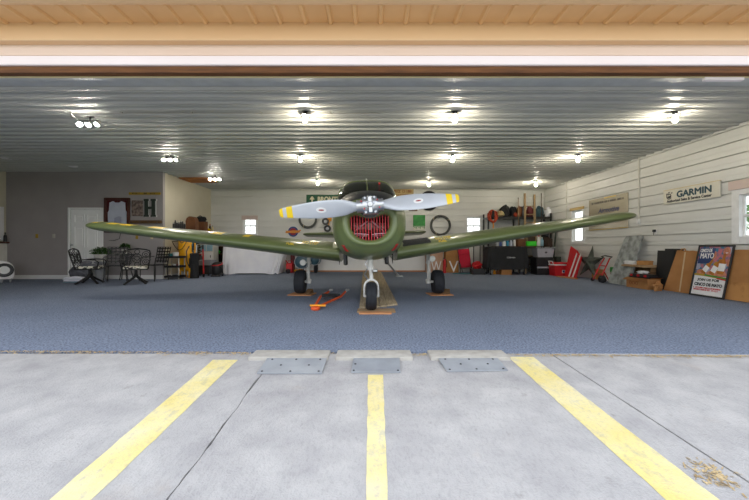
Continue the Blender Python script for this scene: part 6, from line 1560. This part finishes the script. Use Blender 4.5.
# soft things heaped around the sideways chair
m = MB(); m.blob((0, 0, .17), (.30, .14, .20), .35, 3, 61, flat=0.0); m.tube([(-.2, -.1, .25), (-.1, -.16, .36), (.08, -.16, .34), (.16, -.1, .24)], .014, 8); tag(m.build('duffel_bag', M['graycloth'], loc=(PX(76.5, 9.45), 9.6, 0)), 'gray bag on the floor against the white door', 'bag')
m = MB(); m.blob((0, 0, .06), (.30, .11, .07), .3, 4, 62, flat=0.0); m.box(-.24, .2, -.1, .08, 0, .03, .01); tag(m.build('folded_blanket', M['whitecloth'], loc=(PX(75, 9.3), 9.3, 0)), 'white folded blanket in front of the gray bag', 'blanket')
m = MB()
for k in range(3): m.box(-.16+.02*k, .14+.02*k, -.07, .07, .004*k, .004*k+.003)
tag(m.build('papers', M['lightblue'], loc=(PX(71, 9.0), 9.0, .001), rot=(0, 0, .1), smooth=False), 'light blue papers on the carpet left of the sideways swivel chair', 'papers')
m = MB(); m.box(-.19, .17, -.2, .18, 0, .04, .018, seg=2); m.blob((0, .08, .07), (.17, .10, .06), .3, 4, 64, flat=.03); tag(m.build('gray_blanket', M['graycloth'], loc=(PX(90, 8.7)+.02, 8.7, .448), rot=(0, 0, R(112))), 'dark gray blanket heaped on the sideways swivel chair', 'blanket')

# ------------------------------------------------------------------ far left: counter and white machine
t = thing('wall_ledge', 'red-brown wooden ledge over a white panel on the far left side wall', 'ledge', (XL, 9.45, 0))
m = MB(); m.box(.0, .05, -.45, .44, 0, 1.02, .006); m.box(.05, .058, -.4, .40, .1, .95, .004); m.build('panel', M['offwhite'], t, smooth=False); m = MB(); m.box(0, .12, -.47, .44, 1.022, 1.068, .01, seg=2); m.build('ledge_board', M['frame_red'], t, smooth=False)
bottle3(5.2, 9.75, 1.069, .26, .035, M['black'], 'black bottle on the red-brown ledge', M['black'], None)
m = MB(); m.box(XL, XL+.03, 9.0, 9.82, 1.10, 2.06, .006); m.box(XL+.03, XL+.045, 9.05, 9.76, 1.14, 2.02, .004); o = struct(m.build('door_2', M['white'], smooth=False))
t = thing('white_machine', 'rounded white machine with a dark round opening on casters at the far left', 'machine', (-9.74, 8.8, 0), R(45))
m = MB(); q = [(-.42, .10), (.40, .10), (.43, .16), (.42, .40), (.36, .50), (.24, .56), (-.42, .58)]; m.prism(q, -.24, .24); bmesh.ops.bevel(m.bm, geom=list(m.bm.edges), offset=.025, segments=3, affect='EDGES'); m.build('housing', M['white'], t)
m = MB(); mt = Matrix.Translation((.255, -.245, .33)) @ Matrix.Rotation(R(90), 4, 'X'); m.lathe([(.175, -.02), (.175, .03), (.155, .035), (.14, .0), (.06, -.01), (0, -.012)], 28, mtx=mt); o = m.build('drum_opening', M['darksteel'], t)
m = MB(); m.lathe([(0, .0), (.03, .0), (.035, .03), (0, .04)], 14, mtx=Matrix.Translation((.30, -.25, .33)) @ Matrix.Rotation(R(90), 4, 'X')); m.build('knob', M['white'], t)
for x in (-.34, .20, .36):
    for y in (-.18, .18):
        m = MB(); m.lathe([(0, -.018), (.035, -.018), (.042, 0), (.035, .018), (0, .018)], 14, mtx=Matrix.Translation((x, y, .042)) @ Matrix.Rotation(R(90), 4, 'Y')); m.box(x-.02, x+.02, y-.02, y+.02, .06, .11); m.build('caster', M['graytub'], t)

# ------------------------------------------------------------------ greenery outside the windows
def tree(label, x, y, r, h, seed):
    t = thing('tree', label, 'tree', (x, y, -.75), 0, 'trees outside')
    m = MB(); m.tube([(0, 0, 0), (.05, .03, h*.3), (.0, .0, h*.6), (.06, 0, h*.85)], [.14, .11, .08, .03], 8); rs = random.Random(seed)
    for k in range(6): a = k*1.05; m.tube([(0, 0, h*(.3+.08*k)), (r*.6*math.cos(a), r*.6*math.sin(a), h*(.45+.08*k))], [.05, .015], 6)
    m.build('trunk', M['bark'], t); m = MB()
    for k in range(2600):
        d = Vector((rs.gauss(0, 1), rs.gauss(0, 1), rs.gauss(0, 1))).normalized(); q = rs.random()**.4; c = Vector((d.x*r*q, d.y*r*q, h*.58+d.z*h*.42*q)); s_ = rs.uniform(.06, .13)
        u = Vector((rs.gauss(0, 1), rs.gauss(0, 1), rs.gauss(0, 1))).normalized(); v = u.orthogonal().normalized(); m.raw([c-u*s_, c+v*s_*.5, c+u*s_, c-v*s_*.5], [(0, 1, 2, 3)])
    m.build('foliage', M['outleaf'], t, smooth=False)
tree('green tree outside the nearer side window', 10.6, 8.2, 1.5, 3.4, 5)

# ------------------------------------------------------------------ camera, sky, daylight
cam = bpy.data.cameras.new('camera'); co = bpy.data.objects.new('camera', cam); COL.objects.link(co)
co.location = (0, 0, EYE); co.rotation_euler = (R(90), 0, 0)
cam.sensor_width = 36; cam.lens = F/749*36; cam.shift_x = 2.5/749; cam.shift_y = -3/749; cam.clip_start = .02; cam.clip_end = 300
scene.camera = co
w = bpy.data.worlds.new('sky'); scene.world = w; w.use_nodes = True; nt = w.node_tree
bg = nt.nodes['Background']
tc = nt.nodes.new('ShaderNodeTexCoord'); sep = nt.nodes.new('ShaderNodeSeparateXYZ'); cr = nt.nodes.new('ShaderNodeValToRGB')
nt.links.new(tc.outputs['Generated'], sep.inputs[0]); nt.links.new(sep.outputs['Z'], cr.inputs[0]); nt.links.new(cr.outputs[0], bg.inputs[0])
cr.color_ramp.elements[0].position = .0; cr.color_ramp.elements[0].color = (1, 1, 1, 1)
cr.color_ramp.elements[1].position = .7; cr.color_ramp.elements[1].color = (.80, .88, 1, 1)
bg.inputs[1].default_value = SKY
vs_ = scene.view_settings; vs_.view_transform = 'Standard'; vs_.look = 'None'; vs_.exposure = EXPO; vs_.gamma = 1; vs_.use_curve_mapping = False
scene.cycles.max_bounces = 8; scene.cycles.diffuse_bounces = 5; scene.cycles.transparent_max_bounces = 12; scene.cycles.sample_clamp_indirect = 6
